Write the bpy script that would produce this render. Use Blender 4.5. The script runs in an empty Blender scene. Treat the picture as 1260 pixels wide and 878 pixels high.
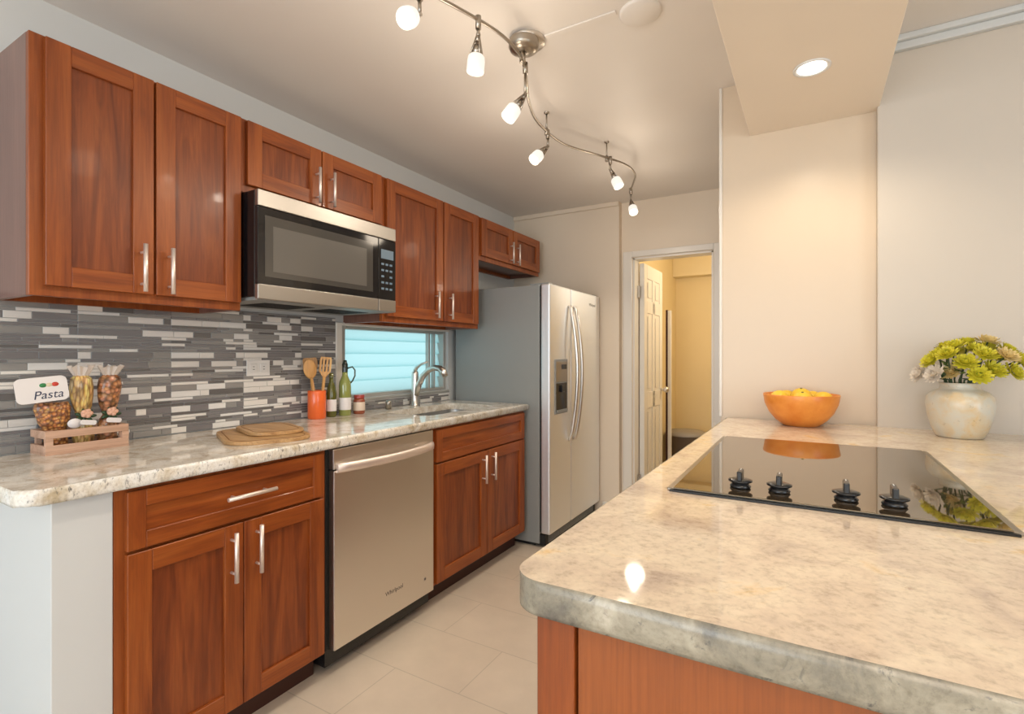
import bpy, bmesh, math, random
from mathutils import Vector, Matrix, Euler
random.seed(7)
R = math.radians
sc = bpy.context.scene
COL = sc.collection

# ------------------------------------------------------------------ camera
CAMX, CAMZ = 2.2, 1.23
cam = bpy.data.cameras.new('camera'); cam.sensor_width = 36.0; cam.lens = 36.0 * 629.8 / 1260
cam.shift_y = -2.9 / 1260; cam.clip_start = 0.02
camo = bpy.data.objects.new('camera', cam); COL.objects.link(camo)
camo.location = (CAMX, 0, CAMZ); camo.rotation_euler = (R(90), 0, R(30.303)); sc.camera = camo
# ------------------------------------------------------------------ colour management and world
sc.view_settings.view_transform = 'Standard'; sc.view_settings.look = 'None'
sc.view_settings.exposure = 0.0; sc.view_settings.gamma = 1.0
sc.view_settings.use_curve_mapping = False
w = bpy.data.worlds.new('world'); sc.world = w; w.use_nodes = True
bg = w.node_tree.nodes['Background']; bg.inputs[0].default_value = (0.76, 0.91, 0.94, 1); bg.inputs[1].default_value = 1.35


def area(name, loc, rot, sx, sy, power, col):
    l = bpy.data.lights.new(name, 'AREA'); l.shape = 'RECTANGLE'; l.size = sx; l.size_y = sy; l.energy = power; l.color = col
    o = bpy.data.objects.new(name, l); COL.objects.link(o); o.location = loc; o.rotation_euler = rot
    return o


def point(name, loc, power, col, rad=0.03, parent=None):
    l = bpy.data.lights.new(name, 'POINT'); l.energy = power; l.color = col; l.shadow_soft_size = rad
    o = bpy.data.objects.new(name, l); COL.objects.link(o); o.location = loc
    if parent: o.parent = parent
    return o


# daylight through the big living-room window behind the camera, and from the lanai side
area('daylight_rear_window', (1.6, -3.35, 1.35), (R(90), 0, 0), 2.9, 1.7, 66, (0.84, 0.92, 1.0))
area('daylight_side_window', (5.75, -1.2, 1.35), (R(90), 0, R(90)), 2.4, 1.7, 44, (0.80, 0.90, 1.0))
# unseen warm fill lights added behind the camera, one facing down, one up
area('living_room_fill_down', (2.6, -1.3, 2.38), (0, 0, 0), 1.2, 1.2, 20, (1.0, 0.86, 0.70))
area('living_room_fill_up', (3.1, -0.9, 1.70), (R(180), 0, 0), 0.7, 0.7, 34, (1.0, 0.84, 0.68))  # upward fill, added to lift the ceiling
# lamp of the small room beyond the door
point('hall_room_lamp', (2.0, 4.45, 1.95), 20, (1.0, 0.92, 0.78), 0.08)


# ------------------------------------------------------------------ materials
def mat(name, col, rough=0.5, metal=0.0, ior=1.5, emis=None, estr=0, coat=0, trans=0, alpha=1, spec=None):
    m = bpy.data.materials.new(name); m.use_nodes = True
    b = m.node_tree.nodes['Principled BSDF']
    b.inputs['Base Color'].default_value = (*col, 1); b.inputs['Roughness'].default_value = rough
    b.inputs['Metallic'].default_value = metal; b.inputs['IOR'].default_value = ior
    b.inputs['Coat Weight'].default_value = coat; b.inputs['Coat Roughness'].default_value = 0.08
    b.inputs['Transmission Weight'].default_value = trans; b.inputs['Alpha'].default_value = alpha
    if spec is not None: b.inputs['Specular IOR Level'].default_value = spec
    if emis: b.inputs['Emission Color'].default_value = (*emis, 1); b.inputs['Emission Strength'].default_value = estr
    return m


def nodes(m): return m.node_tree.nodes, m.node_tree.links, m.node_tree.nodes['Principled BSDF']


def ramp(n, stops):
    r = n.new('ShaderNodeValToRGB'); e = r.color_ramp.elements
    e[0].position, e[0].color = stops[0][0], (*stops[0][1], 1)
    e[1].position, e[1].color = stops[-1][0], (*stops[-1][1], 1)
    for p, c in stops[1:-1]:
        x = e.new(p); x.color = (*c, 1)
    return r


def texcoord(n, l, scale, rot=(0, 0, 0)):
    t = n.new('ShaderNodeTexCoord'); mp = n.new('ShaderNodeMapping')
    mp.inputs['Scale'].default_value = scale; mp.inputs['Rotation'].default_value = rot
    l.new(t.outputs['Object'], mp.inputs['Vector']); return mp


def noise(n, l, vec, scale, detail=4, rough=0.5, dist=0.0):
    x = n.new('ShaderNodeTexNoise'); x.inputs['Scale'].default_value = scale; x.inputs['Detail'].default_value = detail
    x.inputs['Roughness'].default_value = rough; x.inputs['Distortion'].default_value = dist
    l.new(vec, x.inputs['Vector']); return x


def bump(n, l, b, h, strength, dist=0.002):
    x = n.new('ShaderNodeBump'); x.inputs['Strength'].default_value = strength; x.inputs['Distance'].default_value = dist
    l.new(h, x.inputs['Height']); l.new(x.outputs['Normal'], b.inputs['Normal'])


def mixc(n, l, fac, a, b, mode='MIX'):
    x = n.new('ShaderNodeMix'); x.data_type = 'RGBA'; x.blend_type = mode
    if hasattr(fac, 'links') or not isinstance(fac, (int, float)): l.new(fac, x.inputs[0])
    else: x.inputs[0].default_value = fac
    for s, v in ((6, a), (7, b)):
        if isinstance(v, tuple): x.inputs[s].default_value = (*v, 1)
        else: l.new(v, x.inputs[s])
    return x.outputs[2]


def wood(name, dark, mid, light, axis='z', rough=0.40, fine=1.0):
    m = mat(name, mid, rough, coat=0.06); n, l, b = nodes(m)
    s = {'z': (9, 9, 0.9), 'y': (9, 0.9, 9), 'x': (0.9, 9, 9)}[axis]
    mp = texcoord(n, l, s)
    a = noise(n, l, mp.outputs[0], 2.2 * fine, 5, 0.55, 0.9)
    s2 = {'z': (60, 60, 2), 'y': (60, 2, 60), 'x': (2, 60, 60)}[axis]
    mp2 = texcoord(n, l, s2); g = noise(n, l, mp2.outputs[0], 3.0, 3, 0.6)
    rp = ramp(n, [(0.30, dark), (0.5, mid), (0.72, light)]); l.new(a.outputs[0], rp.inputs[0])
    rg = ramp(n, [(0.35, (0.80, 0.80, 0.80)), (0.62, (1.06, 1.06, 1.06))]); l.new(g.outputs[0], rg.inputs[0])
    l.new(mixc(n, l, 0.75, rp.outputs[0], rg.outputs[0], 'MULTIPLY'), b.inputs['Base Color'])
    bump(n, l, b, g.outputs[0], 0.08)
    return m


WD, WM, WL = (0.19, 0.038, 0.006), (0.29, 0.067, 0.010), (0.375, 0.100, 0.018)
M = {}
M['wood_v'] = wood('cherry_wood_upright_grain', WD, WM, WL, 'z')
M['wood_h'] = wood('cherry_wood_level_grain', WD, WM, WL, 'y')
M['wood_p'] = wood('cherry_wood_panel_grain', (0.135, 0.026, 0.006), (0.225, 0.050, 0.010), (0.32, 0.082, 0.017), 'z', fine=1.3)
M['wood_end'] = wood('cherry_veneer_end_panel', (0.27, 0.070, 0.014), (0.30, 0.080, 0.016), (0.33, 0.090, 0.018), 'z', 0.4, 0.4)
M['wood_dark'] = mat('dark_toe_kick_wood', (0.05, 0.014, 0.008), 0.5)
M['wood_side'] = wood('cabinet_side_laminate', (0.16, 0.075, 0.055), (0.20, 0.095, 0.070), (0.24, 0.115, 0.085), 'z', 0.28, 0.5)
M['crate'] = wood('pale_pink_crate_wood', (0.50, 0.30, 0.20), (0.60, 0.38, 0.27), (0.68, 0.45, 0.33), 'y', 0.6)
M['board'] = wood('cutting_board_wood', (0.34, 0.17, 0.06), (0.50, 0.29, 0.12), (0.62, 0.40, 0.19), 'x', 0.45)
M['board_d'] = mat('darker_groove_wood', (0.24, 0.11, 0.035), 0.5)
M['spoon'] = wood('utensil_beech_wood', (0.46, 0.21, 0.06), (0.62, 0.33, 0.11), (0.72, 0.44, 0.17), 'z', 0.5)


def paint(name, col, rough=0.55, bs=0.06):
    m = mat(name, col, rough); n, l, b = nodes(m)
    mp = texcoord(n, l, (1, 1, 1)); x = noise(n, l, mp.outputs[0], 140, 3, 0.6); y = noise(n, l, mp.outputs[0], 1.6, 2, 0.5)
    rp = ramp(n, [(0.3, tuple(c * 0.97 for c in col)), (0.7, tuple(min(1, c * 1.02) for c in col))]); l.new(y.outputs[0], rp.inputs[0])
    l.new(rp.outputs[0], b.inputs['Base Color']); bump(n, l, b, x.outputs[0], bs, 0.001)
    return m


M['wall'] = paint('warm_white_wall_paint', (0.77, 0.665, 0.54))
M['wall_l'] = paint('white_wall_paint', (0.64, 0.66, 0.665))
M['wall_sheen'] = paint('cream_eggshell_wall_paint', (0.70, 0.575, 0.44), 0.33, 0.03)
M['ceil'] = paint('ceiling_paint', (0.80, 0.76, 0.72), 0.5)
M['wall_r'] = paint('wall_paint_cool_daylight_tint', (0.62, 0.56, 0.49), 0.4, 0.03)  # right wall greyed: its cooler daylight is put into the paint colour
M['soffit'] = paint('soffit_paint', (0.90, 0.80, 0.68), 0.5)
M['white_trim'] = mat('white_gloss_trim', (0.78, 0.74, 0.68), 0.3)
M['door_white'] = mat('white_door_paint', (0.82, 0.78, 0.72), 0.35)
M['yellow'] = paint('yellow_room_paint', (0.78, 0.63, 0.36))
M['yellow_t'] = paint('yellow_room_upper_band', (0.80, 0.67, 0.42))


def steel(name, col=(0.62, 0.60, 0.57), rough=0.28, axis='z', metal=1.0):
    m = mat(name, col, rough, metal); n, l, b = nodes(m)
    s = {'z': (90, 90, 0.8), 'y': (90, 0.8, 90), 'x': (0.8, 90, 90)}[axis]
    mp = texcoord(n, l, s); x = noise(n, l, mp.outputs[0], 3, 2, 0.5)
    rp = ramp(n, [(0.3, (rough * 0.93,) * 3), (0.7, (rough * 1.08,) * 3)]); l.new(x.outputs[0], rp.inputs[0])
    l.new(rp.outputs[0], b.inputs['Roughness']); 
    return m


M['steel'] = steel('brushed_stainless_steel', (0.80, 0.76, 0.70), 0.32, 'y')
M['steel_v'] = steel('brushed_stainless_upright', (0.84, 0.86, 0.88), 0.46, 'z')
M['steel_mw'] = steel('satin_microwave_stainless', (0.42, 0.40, 0.37), 0.42, 'y')
M['basin'] = mat('satin_steel_basin', (0.42, 0.41, 0.40), 0.35, 1.0)
M['nickel'] = mat('brushed_nickel', (0.70, 0.66, 0.61), 0.28, 1.0)
M['pull'] = mat('satin_nickel_bar', (0.86, 0.76, 0.70), 0.42, 0.75)
M['nickel_d'] = mat('dark_satin_nickel', (0.40, 0.36, 0.31), 0.32, 1.0)
M['chrome'] = mat('polished_chrome', (0.80, 0.80, 0.80), 0.12, 1.0)
M['fridge_side'] = mat('grey_textured_fridge_side', (0.265, 0.275, 0.27), 0.42)
M['black'] = mat('black_plastic', (0.012, 0.012, 0.013), 0.25)
M['black_m'] = mat('black_matte', (0.010, 0.010, 0.010), 0.6)
M['mw_side'] = mat('black_glossy_microwave_case', (0.008, 0.007, 0.008), 0.18)
M['dark_glass'] = mat('dark_grey_microwave_window', (0.060, 0.057, 0.052), 0.14, coat=0.5)
M['mid_glass'] = mat('microwave_window_mesh', (0.115, 0.108, 0.098), 0.22, coat=0.4)
M['mw_black'] = mat('black_microwave_glass', (0.014, 0.014, 0.015), 0.08)
M['cook_glass'] = mat('black_ceramic_glass', (0.050, 0.036, 0.022), 0.03, ior=2.7, coat=0.4)
M['cook_glass'].node_tree.nodes['Principled BSDF'].inputs['Coat IOR'].default_value = 1.5
M['cook_glass'].node_tree.nodes['Principled BSDF'].inputs['Specular Tint'].default_value = (1.0, 0.84, 0.62, 1)
M['cook_glass'].node_tree.nodes['Principled BSDF'].inputs['Coat Roughness'].default_value = 0.02
M['ctrl'] = mat('control_key_blue_grey', (0.12, 0.17, 0.22), 0.4, emis=(0.25, 0.45, 0.6), estr=0.06)
M['plastic_w'] = mat('white_plastic', (0.80, 0.79, 0.77), 0.35)
M['frame_al'] = mat('grey_aluminium_window_frame', (0.46, 0.45, 0.42), 0.45, 0.3)
M['grout'] = mat('grey_grout', (0.56, 0.55, 0.53), 0.8)
M['logo'] = mat('grey_logo_print', (0.16, 0.15, 0.14), 0.4, 0.5)


def granite(name, cols, speck, specktone, rough=0.09, s=1.0):
    m = mat(name, cols[1], rough); n, l, b = nodes(m)
    mp = texcoord(n, l, (1, 1, 1))
    a = noise(n, l, mp.outputs[0], 9 * s, 6, 0.62, 0.6); r1 = ramp(n, [(0.32, cols[0]), (0.47, cols[1]), (0.58, cols[2]), (0.72, cols[3])]); l.new(a.outputs[0], r1.inputs[0])
    f = noise(n, l, mp.outputs[0], 95 * s, 5, 0.7); rf = ramp(n, [(0.30, (0.70, 0.68, 0.66)), (0.5, (1, 1, 1)), (0.75, (1.12, 1.12, 1.12))]); l.new(f.outputs[0], rf.inputs[0])
    c1 = mixc(n, l, 0.8, r1.outputs[0], rf.outputs[0], 'MULTIPLY')
    mp2 = texcoord(n, l, (1, 2.2, 1), (0, 0, 0.6)); d = noise(n, l, mp2.outputs[0], 26 * s, 6, 0.72, 0.8)
    rd = ramp(n, [(speck, (0, 0, 0)), (speck + 0.10, (1, 1, 1))]); l.new(d.outputs[0], rd.inputs[0])
    l.new(mixc(n, l, rd.outputs[0], c1, specktone), b.inputs['Base Color'])
    return m


M['gran_l'] = granite('light_granite_with_grey_flecks', [(0.50, 0.42, 0.32), (0.70, 0.64, 0.55), (0.79, 0.75, 0.68), (0.84, 0.82, 0.78)], 0.60, (0.24, 0.19, 0.15), 0.06, 1.6)
M['gran_le'] = granite('light_granite_edge', [(0.55, 0.46, 0.32), (0.80, 0.76, 0.68), (0.86, 0.85, 0.81), (0.90, 0.89, 0.87)], 0.565, (0.16, 0.15, 0.14), 0.18, 1.5)
M['gran_p'] = granite('beige_gold_granite', [(0.54, 0.44, 0.36), (0.70, 0.585, 0.46), (0.77, 0.665, 0.52), (0.80, 0.57, 0.29)], 0.63, (0.52, 0.40, 0.31), 0.05, 0.85)
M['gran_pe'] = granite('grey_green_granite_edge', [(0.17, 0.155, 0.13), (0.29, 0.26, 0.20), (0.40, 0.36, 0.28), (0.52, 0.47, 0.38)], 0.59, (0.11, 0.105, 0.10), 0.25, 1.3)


# ------------------------------------------------------------------ mesh builder
class B:
    def __init__(s): s.bm = bmesh.new()

    def _fin(s, vs, m, smooth=False, mtx=None):
        fs = {f for v in vs for f in v.link_faces}
        for f in fs: f.material_index = m; f.smooth = smooth
        if mtx is not None: bmesh.ops.transform(s.bm, matrix=mtx, verts=list(vs))

    def box(s, x0, x1, y0, y1, z0, z1, m=0, bev=0.0, seg=1, mtx=None):
        r = bmesh.ops.create_cube(s.bm, size=1); vs = r['verts']
        for v in vs: v.co = Vector(((x0 + x1) / 2 + v.co.x * (x1 - x0), (y0 + y1) / 2 + v.co.y * (y1 - y0), (z0 + z1) / 2 + v.co.z * (z1 - z0)))
        if bev:
            es = list({e for v in vs for e in v.link_edges})
            rr = bmesh.ops.bevel(s.bm, geom=es, offset=bev, segments=seg, profile=0.5, affect='EDGES')
            vs = list({v for f in rr['faces'] for v in f.verts} | {v for v in vs if v.is_valid})
        s._fin(vs, m, False, mtx); return s

    def cyl(s, p, q, r, r2=None, m=0, seg=16, smooth=True, cap=True):
        p, q = Vector(p), Vector(q); d = q - p; r2 = r if r2 is None else r2
        mt = Matrix.Translation((p + q) / 2) @ d.to_track_quat('Z', 'Y').to_matrix().to_4x4()
        rr = bmesh.ops.create_cone(s.bm, cap_ends=cap, segments=seg, radius1=r, radius2=r2, depth=d.length, matrix=mt)
        for f in {f for v in rr['verts'] for f in v.link_faces}:
            f.material_index = m; f.smooth = smooth and len(f.verts) == 4
        return s

    def lathe(s, c, prof, m=0, seg=32, sx=1, sy=1, rot=None, smooth=True):
        rings = []
        mt = Matrix.Translation(Vector(c)) @ (rot.to_matrix().to_4x4() if rot is not None else Matrix())
        for r, z in prof:
            if r < 1e-6: rings.append([s.bm.verts.new(mt @ Vector((0, 0, z)))])
            else: rings.append([s.bm.verts.new(mt @ Vector((r * sx * math.cos(2 * math.pi * k / seg), r * sy * math.sin(2 * math.pi * k / seg), z))) for k in range(seg)])
        for a, b in zip(rings, rings[1:]):
            for k in range(seg):
                j = (k + 1) % seg
                if len(a) == 1 and len(b) == 1: continue
                vs = [a[0], b[j], b[k]][::-1] if len(a) == 1 else ([a[k], a[j], b[0]] if len(b) == 1 else [a[k], a[j], b[j], b[k]])
                f = s.bm.faces.new(vs); f.material_index = m; f.smooth = smooth
        return s

    def tube(s, pts, r, m=0, seg=10, smooth=True):
        pts = [Vector(p) for p in pts]; rings = []; rad = r if isinstance(r, (list, tuple)) else [r] * len(pts)
        up = Vector((0, 0, 1)); prev = None
        for i, p in enumerate(pts):
            d = (pts[min(i + 1, len(pts) - 1)] - pts[max(i - 1, 0)]).normalized()
            if prev is None:
                a = d.orthogonal().normalized() if abs(d.dot(up)) > .95 else d.cross(up).normalized()
            else: a = (prev - d * prev.dot(d)).normalized()
            prev = a; b = d.cross(a)
            rings.append([s.bm.verts.new(p + (a * math.cos(2 * math.pi * k / seg) + b * math.sin(2 * math.pi * k / seg)) * rad[i]) for k in range(seg)])
        for a, b in zip(rings, rings[1:]):
            for k in range(seg):
                j = (k + 1) % seg; f = s.bm.faces.new([a[k], a[j], b[j], b[k]]); f.material_index = m; f.smooth = smooth
        for rg in (rings[0], rings[-1]):
            f = s.bm.faces.new(rg); f.material_index = m
        return s

    def ball(s, c, rx, ry=None, rz=None, m=0, seg=16, rot=None):
        ry = ry or rx; rz = rz or rx
        mt = Matrix.Translation(Vector(c)) @ (rot.to_matrix().to_4x4() if rot is not None else Matrix()) @ Matrix.Diagonal((rx, ry, rz, 1))
        rr = bmesh.ops.create_uvsphere(s.bm, u_segments=seg, v_segments=max(6, seg // 2), radius=1, matrix=mt)
        s._fin(rr['verts'], m, True); return s

    def prism(s, poly, z0, z1, m=0, bev=0.0, seg=2, mtx=None):
        bot = [s.bm.verts.new((x, y, z0)) for x, y in poly]; top = [s.bm.verts.new((x, y, z1)) for x, y in poly]
        n = len(poly); fs = [s.bm.faces.new(bot[::-1]), s.bm.faces.new(top)]
        for k in range(n): fs.append(s.bm.faces.new([bot[k], bot[(k + 1) % n], top[(k + 1) % n], top[k]]))
        vs = bot + top
        if bev:
            es = list(set(fs[0].edges) | set(fs[1].edges))
            rr = bmesh.ops.bevel(s.bm, geom=es, offset=bev, segments=seg, profile=0.5, affect='EDGES')
            vs = list({v for f in rr['faces'] for v in f.verts} | {v for v in vs if v.is_valid})
        s._fin(vs, m, False, mtx); return s

    def build(s, name, mats, parent=None, weld=False):
        bmesh.ops.recalc_face_normals(s.bm, faces=s.bm.faces)
        root = parent
        off = Vector((0, 0, 0)); p = parent
        while p is not None: off += p.location; p = p.parent
        if parent is None:
            lo = Vector([min(v.co[i] for v in s.bm.verts) for i in range(3)]); hi = Vector([max(v.co[i] for v in s.bm.verts) for i in range(3)])
            off = Vector(((lo.x + hi.x) / 2, (lo.y + hi.y) / 2, lo.z))
        bmesh.ops.translate(s.bm, verts=s.bm.verts, vec=-off)
        me = bpy.data.meshes.new(name); s.bm.to_mesh(me); s.bm.free()
        for x in (mats if isinstance(mats, (list, tuple)) else [mats]): me.materials.append(M[x] if isinstance(x, str) else x)
        o = bpy.data.objects.new(name, me); COL.objects.link(o); o.parent = parent
        if parent is None: o.location = off
        return o


def thing(name, loc, label, cat, group=None):
    o = bpy.data.objects.new(name, None); COL.objects.link(o); o.location = loc; o.empty_display_size = 0.05
    o['label'] = label; o['category'] = cat
    if group: o['group'] = group
    return o


def tag(o, label, cat, group=None):
    o['label'] = label; o['category'] = cat
    if group: o['group'] = group
    return o


def struct(o, label=None):
    o['kind'] = 'structure'
    if label: o['label'] = label
    return o


def text(name, s, size, mtx, material, parent, depth=0.0004, shear=0):
    cu = bpy.data.curves.new(name, 'FONT'); cu.body = s; cu.size = size; cu.extrude = depth; cu.align_x = 'CENTER'; cu.align_y = 'CENTER'; cu.shear = shear
    t = bpy.data.objects.new(name, cu); COL.objects.link(t)
    dg = bpy.context.evaluated_depsgraph_get(); dg.update()
    me = bpy.data.meshes.new_from_object(t.evaluated_get(dg)); bpy.data.objects.remove(t)
    me.transform(mtx)
    off = Vector((0, 0, 0)); p = parent
    while p is not None: off += p.location; p = p.parent
    me.transform(Matrix.Translation(-off)); me.materials.clear(); me.materials.append(material)
    o = bpy.data.objects.new(name, me); COL.objects.link(o); o.parent = parent
    return o


FACE_X = Matrix(((0, 0, 1, 0), (1, 0, 0, 0), (0, 1, 0, 0), (0, 0, 0, 1)))   # text lies in the y-z plane and reads from +x

CEIL = 2.404
# ================================================================== SETTING
# floor: pale square tiles
fm = mat('pale_beige_floor_tile', (0.60, 0.54, 0.46), 0.28); n, l, b = nodes(fm)
mp = texcoord(n, l, (1, 1, 1)); br = n.new('ShaderNodeTexBrick')
br.inputs['Scale'].default_value = 1.0; br.inputs['Brick Width'].default_value = 0.61; br.inputs['Row Height'].default_value = 0.305
br.inputs['Mortar Size'].default_value = 0.0022; br.inputs['Mortar Smooth'].default_value = 0.3; br.offset = 0.5
br.inputs['Color1'].default_value = (0.64, 0.555, 0.455, 1); br.inputs['Color2'].default_value = (0.66, 0.575, 0.475, 1); br.inputs['Mortar'].default_value = (0.50, 0.44, 0.36, 1)
l.new(mp.outputs[0], br.inputs['Vector']); nn = noise(n, l, mp.outputs[0], 5, 5, 0.6)
rn = ramp(n, [(0.3, (0.93, 0.93, 0.93)), (0.7, (1.05, 1.05, 1.05))]); l.new(nn.outputs[0], rn.inputs[0])
l.new(mixc(n, l, 1.0, br.outputs['Color'], rn.outputs[0], 'MULTIPLY'), b.inputs['Base Color']); M['floor'] = fm
struct(B().box(-0.15, 6.0, -3.6, 6.0, -0.08, 0.0).build('floor', 'floor'))
struct(B().box(-0.15, 6.0, -3.6, 3.98, CEIL, CEIL + 0.1).build('ceiling', 'ceil'))

WY0, WY1, WZ0, WZ1 = 1.925, 2.875, 0.985, 1.400
q = B(); q.box(-0.15, 0, -3.6, WY0, 0, CEIL).box(-0.15, 0, WY1, 6.0, 0, CEIL).box(-0.15, 0, WY0, WY1, 0, WZ0).box(-0.15, 0, WY0, WY1, WZ1, CEIL)
struct(q.build('wall_left', 'wall_l'))
struct(B().box(0, 0.93, 3.80, 3.98, 0, CEIL).build('wall_back', 'wall'))
DX0, DX1, DZ = 1.02, 1.60, 1.97
q = B(); q.box(0.93, DX0, 3.86, 3.98, 0, CEIL).box(DX1, 3.0, 3.86, 3.98, 0, CEIL).box(DX0, DX1, 3.86, 3.98, DZ, CEIL)
struct(q.build('wall_doorway', 'wall'))
# partition behind the cooktop
struct(B().box(1.855, 2.417, 2.42, 2.58, 0, CEIL).build('wall_partition', 'wall_sheen'))
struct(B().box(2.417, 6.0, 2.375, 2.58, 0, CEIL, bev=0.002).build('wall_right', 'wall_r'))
struct(B().box(1.849, 1.862, 2.412, 2.425, 0.957, CEIL, bev=0.003, seg=2).build('trim_1', 'white_trim'))
struct(B().box(2.90, 3.0, 2.58, 3.86, 0, CEIL).build('wall_hall', 'wall'))
# end stub of the counter run
struct(B().box(0, 0.612, 0.506, 0.634, 0, 0.874, bev=0.002).build('wall_stub', 'wall_l'))
# walls of the living room behind the camera
q = B(); q.box(-0.15, 0.2, -3.6, -3.45, 0, CEIL).box(3.1, 6.0, -3.6, -3.45, 0, CEIL).box(0.2, 3.1, -3.6, -3.45, 0, 0.45).box(0.2, 3.1, -3.6, -3.45, 2.25, CEIL)
struct(q.build('wall_rear', 'wall'))
q = B(); q.box(5.85, 6.0, -3.45, -2.4, 0, CEIL).box(5.85, 6.0, 0.0, 2.38, 0, CEIL).box(5.85, 6.0, -2.4, 0.0, 0, 0.45).box(5.85, 6.0, -2.4, 0.0, 2.25, CEIL)
struct(q.build('wall_far_right', 'wall'))
# soffit over the peninsula
sof = struct(B().box(1.972, 2.424, -3.4, 2.42, 2.170, CEIL, bev=0.002).build('ceiling_soffit', 'soffit'))
# crown moulding in the right-hand room
q = B()
q.box(2.424, 5.85, 2.335, 2.375, CEIL - 0.022, CEIL, bev=0.004, seg=2).box(2.424, 5.85, 2.352, 2.375, CEIL - 0.05, CEIL - 0.022, bev=0.003, seg=2)
struct(q.build('trim_2', 'wall_l'))
struct(B().box(0.0, 0.93, 3.782, 3.80, CEIL - 0.035, CEIL, bev=0.004, seg=2).build('trim_3', 'wall'))
# door casing
q = B()
q.box(DX0 - 0.075, DX0 - 0.005, 3.843, 3.86, 0, DZ + 0.05, bev=0.004, seg=2).box(DX1 + 0.005, DX1 + 0.075, 3.843, 3.86, 0, DZ + 0.05, bev=0.004, seg=2)
q.box(DX0 - 0.005, DX1 + 0.005, 3.845, 3.86, DZ + 0.005, DZ + 0.05, bev=0.004, seg=2)
q.box(DX0 - 0.005, DX0 + 0.012, 3.861, 3.979, 0, DZ).box(DX1 - 0.012, DX1 + 0.005, 3.861, 3.979, 0, DZ).box(DX0, DX1, 3.861, 3.979, DZ - 0.012, DZ + 0.004)
struct(q.build('trim_4', 'white_trim'))
q = B(); q.box(0.80, 0.925, 3.785, 3.80, 0, 0.09, bev=0.003)
struct(q.build('baseboard_back', 'white_trim'))
# small yellow room beyond
q = B(); q.box(0.80, 0.92, 3.98, 5.75, 0, CEIL).box(2.3, 2.42, 3.98, 5.75, 0, CEIL).box(0.80, 2.42, 5.75, 5.87, 0, CEIL)
struct(q.build('wall_far_room', 'yellow'))
struct(B().box(0.80, 2.42, 3.98, 5.87, CEIL, CEIL + 0.1).build('ceiling_far_room', 'yellow_t'))
struct(B().box(0.92, 2.3, 5.60, 5.75, 2.06, CEIL, bev=0.004).build('trim_5', 'yellow_t'))

# door leaf, swung away into the yellow room
DA = R(89.5)
dr = bpy.data.objects.new('door_1', None); COL.objects.link(dr); dr.location = (DX0 + 0.02, 3.975, 0); dr['kind'] = 'structure'
dm = Matrix.Translation((DX0 + 0.035, 3.975, 0)) @ Matrix.Rotation(DA, 4, 'Z')
q = B(); W_, H_ = 0.545, 1.945
q.box(0, W_, -0.012, 0.012, 0.01, H_, mtx=dm)
st, md = 0.085, 0.07
zs = [(0.01, 0.20), (0.80, 0.93), (1.56, 1.66), (H_ - 0.11, H_)]
for y0, y1 in ((-0.019, -0.012), (0.012, 0.019)):
    q.box(0, st, y0, y1, 0.01, H_, bev=0.002, mtx=dm).box(W_ - st, W_, y0, y1, 0.01, H_, bev=0.002, mtx=dm)
    q.box(W_ / 2 - md / 2, W_ / 2 + md / 2, y0, y1, 0.2, H_ - 0.11, bev=0.002, mtx=dm)
    for a, c in zs: q.box(st, W_ - st, y0, y1, a, c, bev=0.002, mtx=dm)
    ya, yb = (y0, y0 + 0.006) if y0 < 0 else (y1 - 0.006, y1)
    for (a, _), (_, c) in zip([(z[1], 0) for z in zs[:-1]], [(0, z[0]) for z in zs[1:]]):
        for xa, xb in ((st, W_ / 2 - md / 2), (W_ / 2 + md / 2, W_ - st)):
            q.box(xa + 0.025, xb - 0.025, ya + 0.001, yb - 0.001, a + 0.025, c - 0.025, bev=0.002, mtx=dm)
q.build('door_leaf', 'door_white', dr)
q = B()
for sgn in (-1, 1):
    p0 = dm @ Vector((W_ - 0.05, sgn * 0.019, 0.93)); p1 = dm @ Vector((W_ - 0.05, sgn * 0.05, 0.93)); p2 = dm @ Vector((W_ - 0.05, sgn * 0.062, 0.93))
    q.cyl(p0, p1, 0.011, m=0).ball(p2, 0.026)
q.build('door_knob', 'nickel', dr)
for z in (0.25, 1.72):
    B().box(DX0 + 0.013, DX0 + 0.030, 3.93, 3.962, z - 0.045, z + 0.045).build('hinge', 'nickel_d', dr)

# kitchen window: aluminium frame with frosted louvre panes
win = bpy.data.objects.new('window_1', None); COL.objects.link(win); win.location = (-0.06, WY0, WZ0); win['kind'] = 'structure'
q = B()
q.box(-0.10, -0.02, WY0, WY0 + 0.05, WZ0, WZ1, bev=0.002).box(-0.10, -0.02, WY1 - 0.028, WY1, WZ0, WZ1, bev=0.002)
q.box(-0.10, -0.02, WY0 + 0.05, WY1 - 0.028, WZ1 - 0.028, WZ1, bev=0.002).box(-0.10, -0.02, WY0 + 0.05, WY1 - 0.028, WZ0, WZ0 + 0.02, bev=0.002)
q.box(-0.055, -0.025, 2.695, 2.712, WZ0 + 0.02, WZ1 - 0.028, bev=0.002).box(-0.055, -0.025, 2.752, 2.765, WZ0 + 0.02, WZ1 - 0.028, bev=0.002)
q.build('window_frame', 'frame_al', win)
fr = bpy.data.materials.new('frosted_louvre_glass'); fr.use_nodes = True; n = fr.node_tree.nodes; l = fr.node_tree.links; n.remove(n['Principled BSDF'])
tr = n.new('ShaderNodeBsdfTranslucent'); tr.inputs[0].default_value = (0.78, 0.93, 0.94, 1); tp = n.new('ShaderNodeBsdfTransparent'); tp.inputs[0].default_value = (0.82, 0.95, 0.96, 1)
gl = n.new('ShaderNodeBsdfGlossy'); gl.inputs['Roughness'].default_value = 0.25
m1 = n.new('ShaderNodeMixShader'); m1.inputs[0].default_value = 0.45; l.new(tr.outputs[0], m1.inputs[1]); l.new(tp.outputs[0], m1.inputs[2])
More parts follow.
